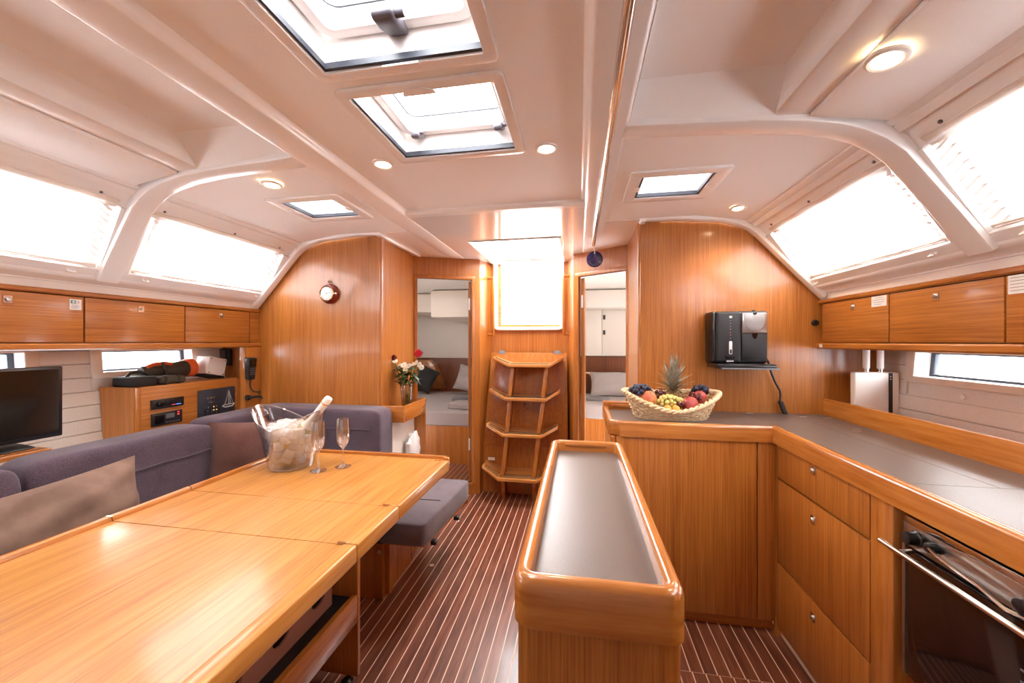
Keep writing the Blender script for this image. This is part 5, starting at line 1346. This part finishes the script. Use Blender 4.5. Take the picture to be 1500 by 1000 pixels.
# ================================================================ FRUIT BASKET
KX, KY, KZ = .468, 2.105, .9055
wood('wicker', (.55, .38, .20, 1), (.72, .55, .34, 1), (.82, .68, .47, 1), (60, 60, 60), rough=.5, coat=.1)
t = thing('wicker_basket', 'pale oval wicker fruit basket with flared ends on the galley worktop', 'basket', (KX, KY, KZ))
def brz(a):   # rim height round the basket
    c, s_ = math.cos(a), math.sin(a)
    return .044 + .083 * abs(c) ** 1.6 + (.062 * s_ ** 2 if s_ > 0 else 0)
def bpt(a, v, off=0):
    rx0, ry0, rx1, ry1 = .178, .095, .222 + .010 * abs(math.cos(a)), .135
    f = v ** 1.1
    rx = rx0 + (rx1 - rx0) * f + off; ry = ry0 + (ry1 - ry0) * f + off
    return Vector((KX + rx * math.cos(a), KY + ry * math.sin(a), KZ + .006 + brz(a) * v))
NS = 44
for i in range(NS):
    a = 2 * math.pi * i / NS
    MB().tube([bpt(a, v) for v in (0, .25, .5, .75, 1)], .0022, 5).build('stake', 'wicker', t)
rows = 8
for r in range(rows):
    v = (r + .5) / rows
    pth = []
    for k in range(NS * 3):
        a = 2 * math.pi * k / (NS * 3)
        pth.append(bpt(a, v, .0050 * math.cos(NS * a / 2 + math.pi * (r % 2))))
    MB().tube(pth, .0036, 5, closed=True, flat=1.1).build('strand', 'wicker', t)
for ph in (0, math.pi):
    pth = []
    for k in range(200):
        a = 2 * math.pi * k / 200
        p = bpt(a, 1.0); tw = 26 * a + ph
        o = Vector((math.cos(a), math.sin(a), 0)) * math.cos(tw) * .006 + Vector((0, 0, 1)) * math.sin(tw) * .006
        pth.append(p + o + Vector((math.cos(a), math.sin(a), 0)) * .003)
    MB().tube(pth, .0075, 6, closed=True).build('rim_braid', 'wicker', t)
MB().prism([(KX + .178 * math.cos(2 * math.pi * k / 32), KY + .095 * math.sin(2 * math.pi * k / 32)) for k in range(32)], 'z', KZ, KZ + .008).build('bottom', 'wicker', t)
# raised bed the fruit lies on
lone('straw_lining', MB().ell((KX, KY, KZ + .028), .170, .090, .018, 28, 10), 'wicker', 'straw filling at the bottom of the fruit basket', 'lining', loc=(KX, KY, KZ))

def fruitmat(name, c1, c2, rough=.5, scale=9):
    m = speckle(name, c1, c2, scale, rough, 0, 2)
    return m
fruitmat('peach', (.55, .10, .07, 1), (.75, .34, .12, 1), .6, 14); fruitmat('plum_red', (.33, .045, .05, 1), (.55, .11, .08, 1), .45, 12); fruitmat('apricot', (.75, .32, .05, 1), (.80, .42, .09, 1), .55, 12)
fruitmat('grape_blue', (.008, .008, .028, 1), (.03, .03, .075, 1), .35, 60); fruitmat('grape_green', (.50, .40, .10, 1), (.64, .56, .20, 1), .25, 50); fruitmat('grape_red', (.07, .010, .014, 1), (.14, .02, .025, 1), .25, 50)
BALLS = [(Vector((.492, 2.135, .995)), .056)]       # solid fruit that the grapes lie against
def peach(name, label, mat, x, y, z, r, rz, group, cat):
    z += .012; BALLS.append((Vector((x, y, z)), r))
    fn = lambda d: 1 - .06 * math.exp(-(math.atan2(d[1], d[0]) / .25) ** 2) * (1 - abs(d[2])) - .10 * max(0, d[2] - .8) * 5
    t = thing(name, label, cat, (x, y, z - r), group)
    M = Matrix.Translation((x, y, z)) @ Matrix.Rotation(R(rz), 4, 'Z') @ Matrix.Rotation(R(35), 4, 'X')
    MB().ell((0, 0, 0), r, r, r * .94, 22, 14, fn).mat(M).build('flesh', mat, t)
    MB().tube([(0, 0, r * .82), (.001, .001, r * .98)], .0016, 5).mat(M).build('stalk', 'stem_green', t)
G = 'fruit in the wicker basket'
peach('peach', 'large orange-red peach in the basket beside the blue-black grapes', 'peach', .352, 2.045, 1.000, .038, 20, G, 'peach')
peach('peach', 'red peach in the basket next to the pale green grapes, at the front rim', 'plum_red', .545, 2.035, .975, .040, -60, G, 'peach')
peach('peach', 'red-orange peach in the basket under the small blue grapes', 'plum_red', .608, 2.090, 1.003, .034, -30, G, 'peach')
peach('peach', 'half hidden orange peach at the basket end below the blue-black grapes', 'peach', .307, 2.060, .993, .027, 50, G, 'peach')
peach('apricot', 'small yellow apricot at the front rim below the large peach', 'apricot', .352, 2.012, .968, .019, 10, G, 'apricot')
peach('apricot', 'small yellow apricot at the front rim below the green grapes', 'apricot', .432, 1.990, .958, .019, 70, G, 'apricot')
peach('apricot', 'small yellow apricot at the front rim next to the red peach', 'apricot', .470, 1.992, .956, .020, 120, G, 'apricot')
def bunch(label, mat, c, rx, ry, rz, n_, r, seed):
    c = (c[0], c[1], c[2] + .014)
    t = thing('grape_bunch', label, 'grapes', (c[0], c[1], c[2] - rz), G)
    rnd = random.Random(seed); pts = []
    tries = 0
    while len(pts) < n_ and tries < 4000:
        tries += 1
        u = rnd.uniform(-1, 1); a = rnd.uniform(0, 6.283); q = math.sqrt(1 - u * u); k = rnd.uniform(.75, 1)
        p = Vector((c[0] + rx * q * math.cos(a) * k, c[1] + ry * q * math.sin(a) * k, c[2] + rz * u * k))
        if all((p - o).length > r * 1.55 for o in pts) and all((p - o).length > R_ + r * .8 for o, R_ in BALLS): pts.append(p)
    src = None
    for p in pts:
        if src is None:
            src = MB().ell((0, 0, 0), r, r, r * 1.1, 10, 8)
            src.v = [tuple(Vector(v) + t.location) for v in src.v]
            src = src.build('grape', mat, t); src.location = p - t.location
        else:
            g_ = src.copy(); COL.objects.link(g_); g_.parent = t; g_.location = p - t.location
    MB().tube([Vector(c) + Vector((-rx * .8, 0, 0)), Vector(c), Vector(c) + Vector((rx * .8, 0, .0))], .0025, 6).build('stalk', 'stem_green', t)
bunch('bunch of blue-black grapes over the end of the basket', 'grape_blue', (.318, 2.075, 1.030), .055, .045, .028, 34, .0115, 1)
bunch('bunch of pale green grapes spilling to the front of the basket', 'grape_green', (.452, 2.030, .985), .062, .042, .028, 44, .0105, 2)
bunch('small bunch of blue-black grapes behind the red-orange peach', 'grape_blue', (.622, 2.120, 1.035), .038, .03, .022, 15, .0115, 3)
bunch('dark red cherries beside the red peach', 'grape_red', (.585, 2.075, 1.005), .030, .03, .022, 14, .0095, 4)
bunch('dark red cherries in front of the pineapple', 'grape_red', (.420, 2.105, 1.012), .032, .025, .018, 12, .0095, 5)
bunch('few dark grapes at the front between green grapes and red peach', 'grape_red', (.497, 2.005, .975), .016, .012, .010, 5, .0100, 6)
bunch('single pair of dark grapes below the large peach', 'grape_red', (.322, 2.020, .985), .012, .008, .006, 3, .0105, 7)
# pineapple
t = thing('pineapple', 'pineapple with grey-green spiky crown standing in the basket', 'pineapple', (.492, 2.135, .93))
fruitmat('pine_skin', (.22, .12, .05, 1), (.42, .28, .12, 1), .6, 40); fruitmat('pine_leaf', (.20, .19, .14, 1), (.40, .36, .29, 1), .5, 30)
PC = Vector((.492, 2.135, .995))
MB().ell(PC, .052, .052, .050, 18, 12).build('flesh', 'pine_skin', t)
for r in range(7):
    for k in range(11):
        ph_ = -1.0 + r * .34; a = 2 * math.pi * (k + .5 * (r % 2)) / 11
        d = Vector((math.cos(ph_) * math.cos(a), math.cos(ph_) * math.sin(a), math.sin(ph_)))
        p = PC + Vector((d.x * .052, d.y * .052, d.z * .050))
        MB().lathe([(.0115, -.002), (.009, .0035), (.003, .006), (.0005, .009)], (0, 0, 0), 6, caps=False).mat(Matrix.Translation(p) @ d.to_track_quat('Z', 'Y').to_matrix().to_4x4()).build('eye', 'pine_skin', t)
rnd = random.Random(9)
top = PC + Vector((0, 0, .045))
for k in range(44):
    f = k / 43
    a = k * 2.399
    tilt_ = R(78 - 74 * f + rnd.uniform(-5, 5))
    L = .060 + .095 * f + rnd.uniform(-.008, .012)
    base = top + Vector((.014 * (1 - f) * math.cos(a), .014 * (1 - f) * math.sin(a), .055 * f))
    dr = Vector((math.cos(a) * math.sin(tilt_), math.sin(a) * math.sin(tilt_), math.cos(tilt_)))
    sd = Vector((-math.sin(a), math.cos(a), 0)); nn = dr.cross(sd)
    def lf_(u, v):
        x = (u - .5) * 2; w_ = .0150 * (1 - v ** 1.7) + .0003
        bend = Vector((math.cos(a), math.sin(a), 0)) * (.35 * L * v * v * (1 - f)) - Vector((0, 0, .16 * L * v * v * (1 - f)))
        return base + dr * (L * v) + sd * (x * w_) - nn * (.004 * (1 - abs(x))) * (1 - v) + bend
    MB().grid(lf_, 2, 5).build('crown_leaf', 'pine_leaf', t)
